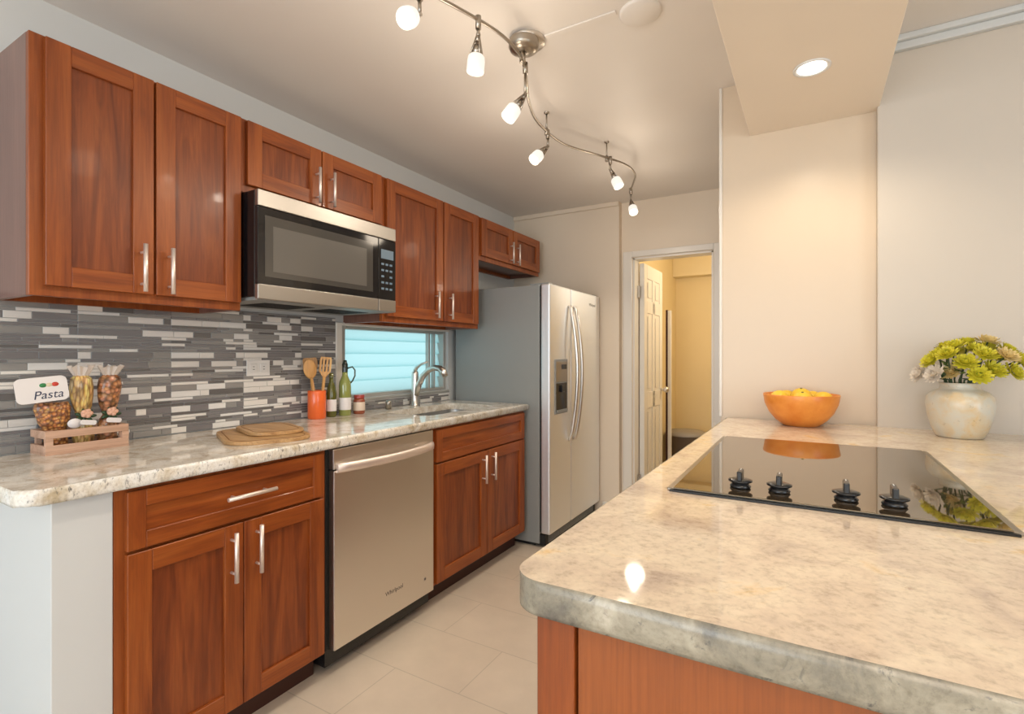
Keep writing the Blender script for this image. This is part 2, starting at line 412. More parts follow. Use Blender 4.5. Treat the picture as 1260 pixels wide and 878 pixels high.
m2 = n.new('ShaderNodeMixShader'); m2.inputs[0].default_value = 0.06; l.new(m1.outputs[0], m2.inputs[1]); l.new(gl.outputs[0], m2.inputs[2]); l.new(m2.outputs[0], n['Material Output'].inputs[0])
M['frost'] = fr
for k in range(5):
    z = WZ0 + 0.058 + k * 0.078
    q = B(); mt = Matrix.Translation((-0.065, 0, z)) @ Matrix.Rotation(R(-14), 4, 'Y')
    q.box(-0.003, 0.003, WY0 + 0.055, WY1 - 0.032, -0.044, 0.044, mtx=mt); q.build('pane', 'frost', win)
struct(B().box(-0.10, 0.012, WY0 - 0.005, WY1, WZ0 - 0.014, WZ0 - 0.001, bev=0.002).build('trim_6', 'frame_al'))
q = B(); q.box(0.0, 0.014, WY0 - 0.040, WY0, WZ0, WZ1 + 0.004, bev=0.003)
q.box(0.0, 0.014, WY0, WY1, WZ1 - 0.012, WZ1 + 0.004, bev=0.003)
struct(q.build('trim_7', 'white_trim'))

# ------------------------------------------------------------------ backsplash
def tmat(name, c, r=0.12): return mat(name, c, r, coat=0.3)
TM = [tmat('tile_grey_glass', (0.215, 0.205, 0.21), 0.12), tmat('tile_mid_grey_glass', (0.30, 0.29, 0.28), 0.12), tmat('tile_deep_grey_glass', (0.15, 0.143, 0.14), 0.12),
      tmat('tile_pale_stone', (0.80, 0.77, 0.73), 0.25), tmat('tile_white_glass', (0.80, 0.79, 0.77), 0.12)]
q = B(); q.box(0.0, 0.004, 0.47, WY0 - 0.04, 0.914, 1.425, m=0).box(0.0, 0.004, WY0 - 0.04, 2.885, 0.914, WZ0 - 0.014, m=0)
rnd = random.Random(3)
z = 0.9155
while z < 1.42:
    kind = rnd.random(); h = 0.0245 if kind < 0.30 else 0.0118
    if z + h > 1.425: h = 1.425 - z
    ymax = WY0 - 0.041
    if z + h < WZ0 - 0.015: ymax = 2.884
    y = 0.471; lastlight = False
    while y < ymax - 0.004:
        ln = rnd.choice([0.05, 0.075, 0.10, 0.10, 0.15, 0.15, 0.20]) * rnd.uniform(0.92, 1.05)
        lt = rnd.random() < (0.50 if h > 0.02 else 0.24)
        if lastlight and rnd.random() < 0.7: lt = False
        if lt: ln = min(ln, 0.16) * (0.9 if h < 0.02 else 0.75)
        seam = 0.471 + (math.floor((y - 0.471 + 1e-4) / 0.30) + 1) * 0.30
        if not lt and y < seam < y + ln + 0.02: ln = seam - y
        y1 = min(y + ln, ymax)
        if y1 - y > 0.006:
            mi = rnd.choice([3, 3, 4]) if lt else rnd.choice([0, 0, 0, 1, 1, 2])
            q.box(0.004, 0.0075 + rnd.uniform(0, 0.0006), y + 0.0009, y1 - 0.0009, z + 0.0010, z + h - 0.0010, m=1 + mi, bev=0.0006)
        y = y1; lastlight = lt
    z += h
struct(q.build('wall_backsplash', ['grout'] + TM), 'linear mosaic of grey glass and pale stone tile')

# ================================================================== CABINETS
def pull(parent, y, z, x, length=0.155, horiz=False):
    q = B(); hl = length / 2; dx = 0.030
    if horiz:
        q.cyl((x + dx, y - hl, z), (x + dx, y + hl, z), 0.0066, m=0, seg=14)
        for s in (-1, 1): q.cyl((x, y + s * hl * 0.66, z), (x + dx, y + s * hl * 0.66, z), 0.0042, m=0, seg=10)
    else:
        q.cyl((x + dx, y, z - hl), (x + dx, y, z + hl), 0.0066, m=0, seg=14)
        for s in (-1, 1): q.cyl((x, y, z + s * hl * 0.66), (x + dx, y, z + s * hl * 0.66), 0.0042, m=0, seg=10)
    return q.build('handle', 'pull', parent)


def shaker(name, parent, x, y0, y1, z0, z1, fw=0.060, t=0.019):
    q = B(); bv = 0.0015
    q.box(x, x + t, y0, y0 + fw, z0, z1, m=0, bev=bv).box(x, x + t, y1 - fw, y1, z0, z1, m=0, bev=bv)
    q.box(x, x + t, y0 + fw, y1 - fw, z0, z0 + fw, m=1, bev=bv).box(x, x + t, y0 + fw, y1 - fw, z1 - fw, z1, m=1, bev=bv)
    q.box(x + 0.001, x + t - 0.010, y0 + fw - 0.002, y1 - fw + 0.002, z0 + fw - 0.002, z1 - fw + 0.002, m=2 if name == 'door' else 1)
    return q.build(name, ['wood_v', 'wood_h', 'wood_p'], parent)


def upper(y0, y1, z0, z1, doors, label, hz, side='wood_side', fx=0.288):
    t = thing('wall_cabinet', (0.144, (y0 + y1) / 2, z0), label, 'cabinet', 'cherry wall cabinets above the counter')
    q = B(); d = 0.022
    q.box(0.001, fx - 0.02, y0, y1, z0 + d, z1, m=1)
    q.box(0.001, fx - 0.02, y0, y0 + 0.016, z0, z0 + d, m=1).box(0.001, fx - 0.02, y1 - 0.016, y1, z0, z0 + d, m=1)
    q.box(0.001, 0.03, y0 + 0.016, y1 - 0.016, z0, z0 + d, m=0)
    q.box(fx - 0.02, fx, y0, y1, z0, z1, m=0, bev=0.0015)
    q.build('body', ['wood_v', side], t)
    for (a, c, hy) in doors:
        dd = shaker('door', t, fx, a, c, z0 + 0.030, z1 - 0.006)
        pull(dd, hy, hz, fx + 0.019)
    return t


ZT = 2.150
upper(0.560, 1.183, 1.400, ZT, [(0.592, 0.872, 0.834), (0.880, 1.175, 0.917)], 'tall cherry wall cabinet left of the microwave, its left side exposed', 1.512)
upper(1.185, 1.940, 1.864, ZT, [(1.203, 1.549, 1.518), (1.556, 1.922, 1.598)], 'short cherry wall cabinet directly above the microwave', 1.976)
upper(1.942, 2.822, 1.400, ZT, [(1.962, 2.428, 2.354), (2.440, 2.804, 2.484)], 'tall cherry wall cabinet above the kitchen window', 1.520)
upper(2.824, 3.700, 1.862, ZT, [(2.844, 3.252, 3.214), (3.264, 3.684, 3.306)], 'short cherry wall cabinet above the refrigerator', 1.968)


def base(y0, y1, label, dy0, dy1, split, hdr, h1, h2, side='wood_v'):
    t = thing('base_cabinet', (0.305, (y0 + y1) / 2, 0), label, 'cabinet', 'cherry base cabinets under the left counter')
    q = B(); q.box(0.001, 0.590, y0, y1, 0.10, 0.720, m=0).box(0.590, 0.610, y0, y1, 0.10, 0.873, m=0, bev=0.0015)
    q.box(0.001, 0.590, y0, y0 + 0.018, 0.720, 0.873, m=0).box(0.001, 0.590, y1 - 0.018, y1, 0.720, 0.873, m=0).build('body', side, t)
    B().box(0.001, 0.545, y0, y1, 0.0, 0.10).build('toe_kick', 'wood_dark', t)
    f = shaker('drawer', t, 0.610, dy0, dy1, 0.703, 0.862, fw=0.045)
    if hdr: pull(f, (dy0 + dy1) / 2 + 0.02, 0.784, 0.629, 0.165, True)
    d1 = shaker('door', t, 0.610, dy0, split - 0.0015, 0.112, 0.694); d2 = shaker('door', t, 0.610, split + 0.0015, dy1, 0.112, 0.694)
    pull(d1, h1, 0.598, 0.629); pull(d2, h2, 0.600, 0.629)
    return t


base(0.636, 1.316, 'cherry base cabinet at the near end of the counter, with one drawer pull', 0.660, 1.296, 0.984, True, 0.942, 1.026)
base(1.942, 2.868, 'cherry sink base cabinet between dishwasher and refrigerator', 1.966, 2.846, 2.412, False, 2.362, 2.456)

# ------------------------------------------------------------------ left counter with sink cut-out
def slab(name, poly, z0, z1, bev, mats, cut=None):
    q = B(); q.prism(poly, z0, z1, 0, bev, 4)
    bm = q.bm; bm.normal_update()
    bmesh.ops.recalc_face_normals(bm, faces=bm.faces)
    for f in bm.faces:
        if abs(f.normal.z) < 0.93: f.material_index = 1
        f.smooth = abs(f.normal.z) < 0.999
    o = q.build(name, mats)
    if cut:
        c = B(); c.prism([(x - o.location.x, y - o.location.y) for x, y in cut], -0.05, 0.1)
        me = bpy.data.meshes.new('c'); bmesh.ops.recalc_face_normals(c.bm, faces=c.bm.faces); c.bm.to_mesh(me); c.bm.free(); co = bpy.data.objects.new('c', me); COL.objects.link(co); co.location = o.location
        co.location.x, co.location.y = o.location.x, o.location.y
        md = o.modifiers.new('b', 'BOOLEAN'); md.operation = 'DIFFERENCE'; md.object = co; md.solver = 'EXACT'
        dg = bpy.context.evaluated_depsgraph_get(); dg.update(); nm = bpy.data.meshes.new_from_object(o.evaluated_get(dg))
        o.modifiers.clear(); o.data = nm; bpy.data.objects.remove(co)
    return o


def rrect(x0, x1, y0, y1, r, seg=6, only=None):
    pts = []
    for i, (cx, cy, a) in enumerate([(x1 - r, y0 + r, -90), (x1 - r, y1 - r, 0), (x0 + r, y1 - r, 90), (x0 + r, y0 + r, 180)]):
        if only is not None and i not in only:
            pts.append([(x1, y0), (x1, y1), (x0, y1), (x0, y0)][i]); continue
        for k in range(seg + 1):
            t = R(a + 90 * k / seg); pts.append((cx + r * math.cos(t), cy + r * math.sin(t)))
    return pts


SX0, SX1, SY0, SY1 = 0.165, 0.500, 2.06, 2.70
ct = slab('countertop', rrect(0.009, 0.640, 0.440, 2.880, 0.035, 8, only=[0]), 0.8745, 0.914, 0.012, ['gran_l', 'gran_le'], rrect(SX0, SX1, SY0, SY1, 0.05))
tag(ct, 'long pale speckled granite countertop along the tiled wall', 'countertop')
# sink
t = thing('sink', ((SX0 + SX1) / 2, (SY0 + SY1) / 2, 0.74), 'undermount stainless steel sink set in the granite below the window', 'sink')
q = B(); a0, a1, b0, b1, zb = SX0 - 0.006, SX1 + 0.006, SY0 - 0.006, SY1 + 0.006, 0.745
ring_t = rrect(a0, a1, b0, b1, 0.055); ring_m = rrect(a0 + 0.008, a1 - 0.008, b0 + 0.008, b1 - 0.008, 0.05); ring_b = rrect(a0 + 0.03, a1 - 0.03, b0 + 0.03, b1 - 0.03, 0.04)
rings = [[q.bm.verts.new((x, y, zz)) for x, y in rg] for rg, zz in ((ring_t, 0.873), (ring_m, zb + 0.02), (ring_b, zb))]
for ra, rb in zip(rings, rings[1:]):
    for k in range(len(ra)):
        j = (k + 1) % len(ra); f = q.bm.faces.new([ra[k], ra[j], rb[j], rb[k]]); f.smooth = True
q.bm.faces.new(rings[-1]); q.build('basin', 'basin', t)
B().lathe(((SX0 + SX1) / 2, (SY0 + SY1) / 2, zb), [(0, 0.004), (0.03, 0.004), (0.042, 0.006), (0.045, 0.001)], 0, 24).build('drain', 'chrome', t)

# faucet
t = thing('faucet', (0.085, 2.43, 0.914), 'brushed nickel single lever faucet with an arched spout behind the sink', 'faucet')
fx, fy = 0.085, 2.43
B().lathe((fx, fy, 0.9142), [(0, 0), (0.030, 0), (0.030, 0.004), (0.024, 0.012), (0.022, 0.05), (0.021, 0.20), (0.018, 0.212), (0, 0.214)], 0, 24).build('body', 'nickel', t)
pts = [(fx + 0.010, fy, 0.98), (fx + 0.030, fy, 1.045), (fx + 0.065, fy, 1.100), (fx + 0.110, fy, 1.137), (fx + 0.155, fy, 1.152), (fx + 0.195, fy, 1.147), (fx + 0.222, fy, 1.128), (fx + 0.236, fy, 1.100)]
B().tube(pts, [0.019, 0.019, 0.018, 0.0175, 0.018, 0.019, 0.0205, 0.018], 0, 16).build('spout', 'nickel', t)
B().tube([(fx, fy, 1.13), (fx + 0.012, fy, 1.150), (fx + 0.045, fy, 1.170), (fx + 0.10, fy, 1.186)], [0.013, 0.011, 0.007, 0.006], 0, 12).build('lever', 'nickel', t)
tag(B().lathe((0.085, 2.20, 0.9142), [(0, 0), (0.017, 0), (0.017, 0.042), (0.014, 0.050), (0, 0.052)], 0, 20).build('air_gap', 'nickel_d'), 'small round metal air gap cap between the red lidded jar and the faucet', 'air gap')

# outlet
t = thing('wall_outlet', (0.009, 1.44, 1.135), 'white double wall outlet on the tiled backsplash', 'outlet')
B().box(0.0085, 0.0125, 1.383, 1.497, 1.133, 1.205, bev=0.0015).build('cover_plate', 'plastic_w', t)
q = B()
for y in (1.415, 1.465):
    q.box(0.0125, 0.0145, y - 0.017, y + 0.017, 1.150, 1.188, m=0, bev=0.001)
    for s in (-0.006, 0.006): q.box(0.0145, 0.0148, y - 0.004, y + 0.005, 1.169 + s - 0.0012, 1.169 + s + 0.0012, m=1)
q.build('socket', ['plastic_w', 'black_m'], t)

# ================================================================== APPLIANCES
t = thing('dishwasher', (0.31, 1.63, 0), 'stainless steel dishwasher with a bowed bar handle', 'dishwasher')
B().box(0.02, 0.600, 1.325, 1.936, 0.10, 0.868).build('body', 'black_m', t)
q = B(); q.box(0.601, 0.634, 1.340, 1.934, 0.100, 0.786, bev=0.004, seg=2); dd = q.build('door', 'steel', t)
B().box(0.601, 0.630, 1.340, 1.934, 0.790, 0.868, bev=0.003, seg=2).build('control_strip', 'steel', t)
pts = [(0.634 + 0.004 + 0.042 * math.sin(math.pi * k / 16) ** 0.7, 1.350 + 0.574 * k / 16, 0.797) for k in range(17)]
q = B()
for sgn in (1,):
    prev = None
    ringl = []
    for x, y, z in pts:
        ringl.append([q.bm.verts.new((x + dx, y, z + dz)) for dx, dz in ((-0.004, -0.020), (0.006, -0.016), (0.008, 0.006), (0.003, 0.016), (-0.005, 0.017))])
    for ra, rb in zip(ringl, ringl[1:]):
        for k in range(5): f = q.bm.faces.new([ra[k], ra[(k + 1) % 5], rb[(k + 1) % 5], rb[k]]); f.smooth = True
    q.bm.faces.new(ringl[0]); q.bm.faces.new(ringl[-1])
q.build('handle', 'pull', t)
B().box(0.50, 0.598, 1.325, 1.936, 0.035, 0.098).build('kick_plate', 'black', t)
text('logo', 'Whirlpool', 0.026, Matrix.Translation((0.6342, 1.665, 0.206)) @ FACE_X, M['logo'], t)
q = B(); q.cyl((0.634, 1.868, 0.178), (0.6352, 1.868, 0.178), 0.011, m=0, seg=20).cyl((0.6352, 1.868, 0.178), (0.6360, 1.868, 0.178), 0.006, m=1, seg=16); q.build('badge', ['nickel', 'logo'], t)

# microwave
t = thing('microwave', (0.2, 1.56, 1.442), 'stainless and black over the range style microwave hung under the short wall cabinet', 'microwave')
my0, my1, mx = 1.187, 1.932, 0.393
B().box(0.010, 0.372, my0, my1, 1.452, 1.860, bev=0.003).build('case', 'mw_side', t)
q = B(); q.box(0.02, 0.372, my0 + 0.01, my1 - 0.01, 1.440, 1.452, m=0)
for k in range(2):
    for j in range(14): q.box(0.10 + j * 0.014, 0.107 + j * 0.014, my0 + 0.10 + k * 0.32, my0 + 0.34 + k * 0.32, 1.4385, 1.4405, m=1)
q.build('underside_grille', ['fridge_side', 'black_m'], t)
q = B(); q.box(0.372, mx, my0, my1, 1.797, 1.860, bev=0.003, seg=2).build('vent_band', 'steel_mw', t)
q = B(); q.box(0.372, mx, my0, 1.812, 1.442, 1.500, m=0, bev=0.003, seg=2)
q.box(0.372, mx - 0.001, my0, 1.812, 1.501, 1.795, m=1, bev=0.002)
q.box(mx - 0.001, mx + 0.0008, 1.216, 1.775, 1.530, 1.765, m=2).box(mx + 0.0008, mx + 0.0016, 1.250, 1.735, 1.552, 1.728, m=3)
md_ = q.build('door', ['steel_mw', 'mw_black', 'dark_glass', 'mid_glass'], t)
q = B(); q.box(0.372, mx, 1.815, my1, 1.442, 1.500, m=1, bev=0.003, seg=2).box(0.372, mx - 0.001, 1.815, my1, 1.501, 1.795, m=0, bev=0.002)
q.box(mx - 0.001, mx, 1.830, 1.915, 1.700, 1.745, m=2)
for r_ in range(5):
    for c_ in range(3):
        if r_ == 2 and c_ == 1: continue
        q.box(mx - 0.001, mx, 1.832 + c_ * 0.028, 1.850 + c_ * 0.028, 1.668 - r_ * 0.030, 1.678 - r_ * 0.030, m=2)
q.build('control_panel', ['mw_black', 'steel_mw', 'ctrl'], t)

# refrigerator
t = thing('refrigerator', (0.39, 3.345, 0), 'side by side stainless refrigerator with water dispenser and grey side', 'refrigerator')
B().box(0.045, 0.705, 2.902, 3.778, 0.025, 1.675, bev=0.004, seg=2).build('body', 'fridge_side', t)
q = B(); q.box(0.08, 0.66, 2.93, 3.75, 0.0, 0.025, m=0).box(0.64, 0.745, 2.91, 3.77, 0.015, 0.085, m=0, bev=0.004)
for k in range(9): q.box(0.745, 0.747, 2.95, 3.73, 0.026 + k * 0.006, 0.029 + k * 0.006, m=1)
q.build('kick_grille', ['black_m', 'fridge_side'], t)
d1 = B().box(0.716, 0.781, 2.900, 3.226, 0.092, 1.680, bev=0.010, seg=4).build('door', 'steel_v', t); d1['label'] = 'narrow freezer door with dispenser'
d2 = B().box(0.716, 0.781, 3.236, 3.778, 0.092, 1.680, bev=0.010, seg=4).build('door', 'steel_v', t); d2['label'] = 'wide fresh food door'
B().box(0.705, 0.716, 2.912, 3.768, 0.10, 1.67).build('gasket', 'black_m', t)
for dpar, y, s in ((d1, 3.190, 1), (d2, 3.272, -1)):
    pts = []
    for k in range(17):
        u = k / 16; zz = 0.655 + 0.90 * u
        pts.append((0.781 + 0.012 + 0.052 * math.sin(math.pi * u) ** 0.8, y + s * 0.0, zz))
    q = B(); q.tube([(0.778, y, 0.655)] + pts + [(0.778, y, 1.555)], 0.0115, 0, 12); q.build('handle', 'nickel', dpar)
dp = B(); dp.box(0.781, 0.786, 2.968, 3.162, 0.845, 1.200, m=0, bev=0.002).box(0.786, 0.7875, 2.982, 3.148, 1.055, 1.185, m=2).box(0.786, 0.7872, 2.982, 3.148, 0.860, 1.045, m=1)
dp.box(0.787, 0.800, 3.045, 3.085, 0.985, 1.030, m=1, bev=0.003).box(0.786, 0.795, 2.985, 3.145, 0.858, 0.872, m=0)
dp.box(0.7875, 0.789, 3.06, 3.14, 1.135, 1.165, m=1)
dp.build('dispenser', ['fridge_side', 'black', 'nickel_d'], d1)
text('logo', 'Whirlpool', 0.030, Matrix.Translation((0.7813, 3.62, 1.600)) @ FACE_X, M['logo'], d2)
q = B(); q.box(0.62, 0.76, 2.93, 2.99, 1.675, 1.690, bev=0.004, seg=2); q.build('hinge_cover', 'fridge_side', t)
q = B(); q.box(0.62, 0.76, 3.70, 3.76, 1.675, 1.690, bev=0.004, seg=2); q.build('hinge_cover', 'fridge_side', t)

# ================================================================== PENINSULA
PZ = 0.957
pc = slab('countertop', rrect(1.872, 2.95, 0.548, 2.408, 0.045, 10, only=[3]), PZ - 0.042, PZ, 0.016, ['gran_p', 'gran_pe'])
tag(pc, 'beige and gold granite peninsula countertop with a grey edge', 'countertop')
# right part reaches the nearer wall face only
t = thing('peninsula_cabinet', (2.4, 1.45, 0), 'cherry peninsula cabinet with plain end panel under the beige granite', 'cabinet')
B().box(1.925, 2.88, 0.590, 2.36, 0.10, PZ - 0.043).build('body', 'wood_v', t)
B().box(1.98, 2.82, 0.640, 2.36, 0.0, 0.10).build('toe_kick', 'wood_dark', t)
B().box(1.902, 1.952, 0.572, 0.590, 0.0, PZ - 0.043, bev=0.0015).build('stile', 'wood_v', t)
B().box(1.955, 2.88, 0.578, 0.590, 0.0, PZ - 0.043, bev=0.001).build('end_panel', 'wood_end', t)

# cooktop
t = thing('cooktop', (2.213, 1.43, PZ), 'black glass electric cooktop with four knobs set in the peninsula', 'cooktop')
B().box(1.949, 2.477, 1.049, 1.800, PZ + 0.0005, PZ + 0.0060, bev=0.0015).build('frame', 'nickel_d', t)
B().box(1.962, 2.464, 1.044, 1.793, PZ + 0.0058, PZ + 0.0085, bev=0.001).build('glass_top', 'cook_glass', t)
B().box(1.955, 2.471, 1.0415, 1.0445, PZ + 0.0003, PZ + 0.0045, bev=0.0005).build('front_edge', 'black', t)
kz = PZ + 0.0086
for kx, ky in ((2.078, 1.112), (2.147, 1.112), (2.255, 1.112), (2.326, 1.112)):
    q = B(); q.lathe((kx, ky, kz), [(0, 0), (0.0180, 0), (0.0195, 0.003), (0.0165, 0.007), (0.0150, 0.009)], 0, 28)
    q.lathe((kx, ky, kz + 0.009), [(0.0150, 0), (0.0220, 0.0035), (0.0222, 0.006), (0.0155, 0.0085), (0, 0.0095)], 0, 28)
    q.box(kx - 0.0048, kx + 0.0048, ky - 0.018, ky + 0.018, kz + 0.014, kz + 0.034, m=0, bev=0.002, seg=2)
    q.box(kx - 0.0008, kx + 0.0008, ky + 0.004, ky + 0.017, kz + 0.034, kz + 0.0344, m=1)
    q.build('knob', ['black', 'plastic_w'], t)

# ================================================================== LIGHT FITTINGS
glow = mat('glowing_frosted_glass', (0.30, 0.29, 0.27), 0.25, emis=(1.0, 0.93, 0.84), estr=0.80)
glow_in = mat('lamp_filament_glow', (1, 1, 1), 0.5, emis=(1.0, 0.95, 0.86), estr=6)
RZ = 2.31
rail = [(1.05, 0.62), (1.08, 0.80), (1.125, 0.97), (1.170, 1.10), (1.200, 1.175), (1.231, 1.24), (1.272, 1.369), (1.293, 1.455), (1.299, 1.541), (1.283, 1.646), (1.229, 1.776), (1.167, 1.904), (1.111, 2.07), (1.094, 2.238), (1.100, 2.374),
        (1.128, 2.472), (1.178, 2.575), (1.233, 2.689), (1.278, 2.799), (1.298, 2.906), (1.287, 3.028), (1.250, 3.130), (1.161, 3.33)]


def catmull(p, k=6):
    o = []
    for i in range(len(p) - 1):
        a, b_, c, d = p[max(i - 1, 0)], p[i], p[i + 1], p[min(i + 2, len(p) - 1)]
        for j in range(k):
            t_ = j / k
            o.append(tuple(0.5 * (2 * b_[m_] + (c[m_] - a[m_]) * t_ + (2 * a[m_] - 5 * b_[m_] + 4 * c[m_] - d[m_]) * t_ ** 2 + (3 * b_[m_] - a[m_] - 3 * c[m_] + d[m_]) * t_ ** 3) for m_ in range(len(b_))))
    o.append(p[-1]); return o


tl = thing('track_light', (1.28, 1.668, CEIL), 'wavy satin nickel monorail track light with six small glass spot heads', 'light')
B().tube([(x, y, RZ) for x, y in catmull(rail)], 0.0058, 0, 10).build('rail', 'nickel_d', tl)
q = B(); q.lathe((1.285, 1.680, CEIL), [(0.066, 0), (0.066, -0.012), (0.062, -0.016), (0, -0.016)], 0, 40).build('mounting_ring', 'nickel', tl)
q = B(); q.lathe((1.283, 1.655, CEIL - 0.016), [(0.055, 0), (0.056, -0.022), (0.050, -0.034), (0.030, -0.042), (0.012, -0.046), (0, -0.047)], 0, 40)
q.cyl((1.283, 1.646, CEIL - 0.06), (1.283, 1.646, RZ - 0.008), 0.011, m=0); q.build('canopy', 'nickel_d', tl)
for x, y in ((1.093, 2.226), (1.227, 2.70), (1.03, 0.70)):
    q = B(); q.lathe((x, y, CEIL), [(0.013, 0), (0.013, -0.006), (0.006, -0.010)], 0, 16).cyl((x, y, CEIL), (x, y, RZ), 0.004, m=0).cyl((x, y, RZ + 0.014), (x, y, RZ - 0.016), 0.009, m=0)
    q.build('standoff', 'nickel_d', tl)
# heads: rail point, pivot, shade centre
HEADS = [((1.198, 1.172), 2.238, (1.232, 1.085, 2.168)),
         ((1.272, 1.372), 2.262, (1.262, 1.373, 2.172)),
         ((1.276, 1.680), 2.205, (1.240, 1.640, 2.128)),
         ((1.094, 2.238), 2.243, (1.066, 2.176, 2.176)),
         ((1.243, 2.712), 2.252, (1.284, 2.706, 2.170)),
         ((1.180, 3.290), 2.240, (1.208, 3.245, 2.165))]
for (rx, ry), pz, gc in HEADS:
    pv = Vector((rx, ry, pz)); g = Vector(gc); d = (g - pv).normalized(); g0 = g - d * 0.026; g1 = g + d * 0.030
    h = bpy.data.objects.new('spot_head', None); COL.objects.link(h); h.parent = tl; h.location = pv - tl.location; h.empty_display_size = 0.02
    q = B(); q.cyl((rx, ry, RZ + 0.012), (rx, ry, RZ - 0.030), 0.0095, m=0).cyl((rx, ry, RZ - 0.03), (rx, ry, pz), 0.0055, m=0).ball(pv, 0.008)
    q.build('connector', 'nickel_d', h)
    q = B(); q.cyl(pv, pv + (g0 - pv) * 0.35, 0.007, 0.009, m=0)
    qd = d.to_track_quat('Z', 'Y')
    for k in range(4):
        a = qd @ Vector((math.cos(k * math.pi / 2 + .4), math.sin(k * math.pi / 2 + .4), 0))
        q.tube([pv + a * 0.004, g0 + a * 0.022], 0.0028, 0, 6)
    q.cyl(pv + (g0 - pv) * 0.5, g0 - d * 0.002, 0.010, 0.018, m=0); q.build('bracket', 'nickel_d', h)
    q = B(); q.lathe(g0, [(0.012, -0.003), (0.022, 0), (0.027, 0.006), (0.0285, 0.020), (0.0285, 0.050), (0.027, 0.054), (0.0245, 0.050), (0.0245, 0.018), (0.018, 0.010)], 0, 28, rot=qd)
    q.build('glass_shade', glow, h)
    q = B(); q.lathe(g0, [(0, 0.010), (0.017, 0.012), (0.0205, 0.034), (0.0195, 0.036), (0, 0.036)], 0, 20, rot=qd); q.build('bulb', glow_in, h)
    sp = bpy.data.lights.new('spot_lamp', 'SPOT'); sp.energy = 9.0; sp.color = (1.0, 0.86, 0.70); sp.spot_size = R(155); sp.spot_blend = 0.8; sp.shadow_soft_size = 0.02
    so_ = bpy.data.objects.new('spot_lamp', sp); COL.objects.link(so_); so_.parent = h; so_.location = g + d * 0.040 - pv
    point('spot_glow', g + d * 0.075 + Vector((0, 0, -0.02)) - pv, 2.0, (1.0, 0.84, 0.66), 0.06, h)
    so_.rotation_mode = 'QUATERNION'; so_.rotation_quaternion = (d + Vector((0, 0, -1.2))).normalized().to_track_quat('-Z', 'Y')

# blank ceiling plate with its cable raceway
tag(B().lathe((1.695, 1.735, CEIL), [(0.070, 0), (0.070, -0.006), (0.064, -0.010), (0, -0.012)], 0, 40).build('ceiling_cover', 'ceil'), 'round low cover painted to match the ceiling beside the soffit', 'ceiling cover')
tag(B().box(1.352, 1.624, 1.682, 1.706, CEIL - 0.005, CEIL, bev=0.002).build('cable_raceway', 'ceil'), 'painted flat cable raceway running from track light canopy to the round cover', 'cable cover')
# recessed downlight in the soffit
t = thing('recessed_light', (2.202, 1.943, 2.170), 'round white recessed downlight glowing in the soffit', 'light')
B().lathe((2.202, 1.943, 2.1695), [(0.055, 0), (0.055, -0.003), (0.050, -0.005), (0.042, -0.002), (0.042, 0)], 0, 40).build('trim_ring', 'plastic_w', t)
B().lathe((2.202, 1.943, 2.1690), [(0.042, 0), (0.042, -0.0015), (0, -0.0015)], 0, 32).build('lens', glow_in, t)
sl = bpy.data.lights.new('downlight_lamp', 'SPOT'); sl.energy = 17; sl.color = (1.0, 0.84, 0.62); sl.spot_size = R(150); sl.spot_blend = 0.6; sl.shadow_soft_size = 0.04
so = bpy.data.objects.new('downlight_lamp', sl); COL.objects.link(so); so.parent = t; so.location = (0, 0, -0.012)

# ================================================================== ITEMS ON THE LEFT COUNTER
CZ = 0.9142
# crate
cx0, cx1, cy0, cy1, ch = 0.030, 0.148, 0.640, 0.866, 0.076
q = B()
q.box(cx0, cx1, cy0, cy1, CZ, CZ + 0.006)
for x in (cx0, cx1 - 0.008):
    q.box(x, x + 0.008, cy0, cy1, CZ + 0.006, CZ + 0.030, bev=0.001).box(x, x + 0.008, cy0, cy1, CZ + 0.052, CZ + ch, bev=0.001)
for y in (cy0, cy1 - 0.008):
    q.box(cx0 + 0.008, cx1 - 0.008, y, y + 0.008, CZ + 0.006, CZ + 0.030, bev=0.001).box(cx0 + 0.008, cx1 - 0.008, y, y + 0.008, CZ + 0.052, CZ + ch, bev=0.001)
for x in (cx0 + 0.008, cx1 - 0.022):
    for y in (cy0 + 0.008, cy1 - 0.022): q.box(x, x + 0.014, y, y + 0.014, CZ + 0.006, CZ + ch)
for y in (cy0, cy1 - 0.020): q.box(cx1 - 0.008, cx1, y, y + 0.020, CZ + 0.030, CZ + 0.052)
tag(q.build('wooden_crate', 'crate'), 'small pale wooden slatted crate holding three bags of pasta', 'crate')


def pasta(name, c0, c1, c2, sc_, stretch=(1, 1, 1)):
    m = mat(name, c1, 0.35, coat=0.8); n, l, b = nodes(m); mp = texcoord(n, l, stretch)
    v = n.new('ShaderNodeTexVoronoi'); v.inputs['Scale'].default_value = sc_; l.new(mp.outputs[0], v.inputs['Vector'])
    rp = ramp(n, [(0.0, c2), (0.35, c1), (0.75, c0)]); l.new(v.outputs['Distance'], rp.inputs[0])
    x = n.new('ShaderNodeMix'); x.data_type = 'RGBA'; x.blend_type = 'OVERLAY'; x.inputs[0].default_value = 0.55
    hs = n.new('ShaderNodeHueSaturation'); hs.inputs['Saturation'].default_value = 0.25; l.new(v.outputs['Color'], hs.inputs['Color'])
    l.new(rp.outputs[0], x.inputs[6]); l.new(hs.outputs[0], x.inputs[7])
    l.new(x.outputs[2], b.inputs['Base Color']); bump(n, l, b, v.outputs['Distance'], 0.7, 0.006)
    return m


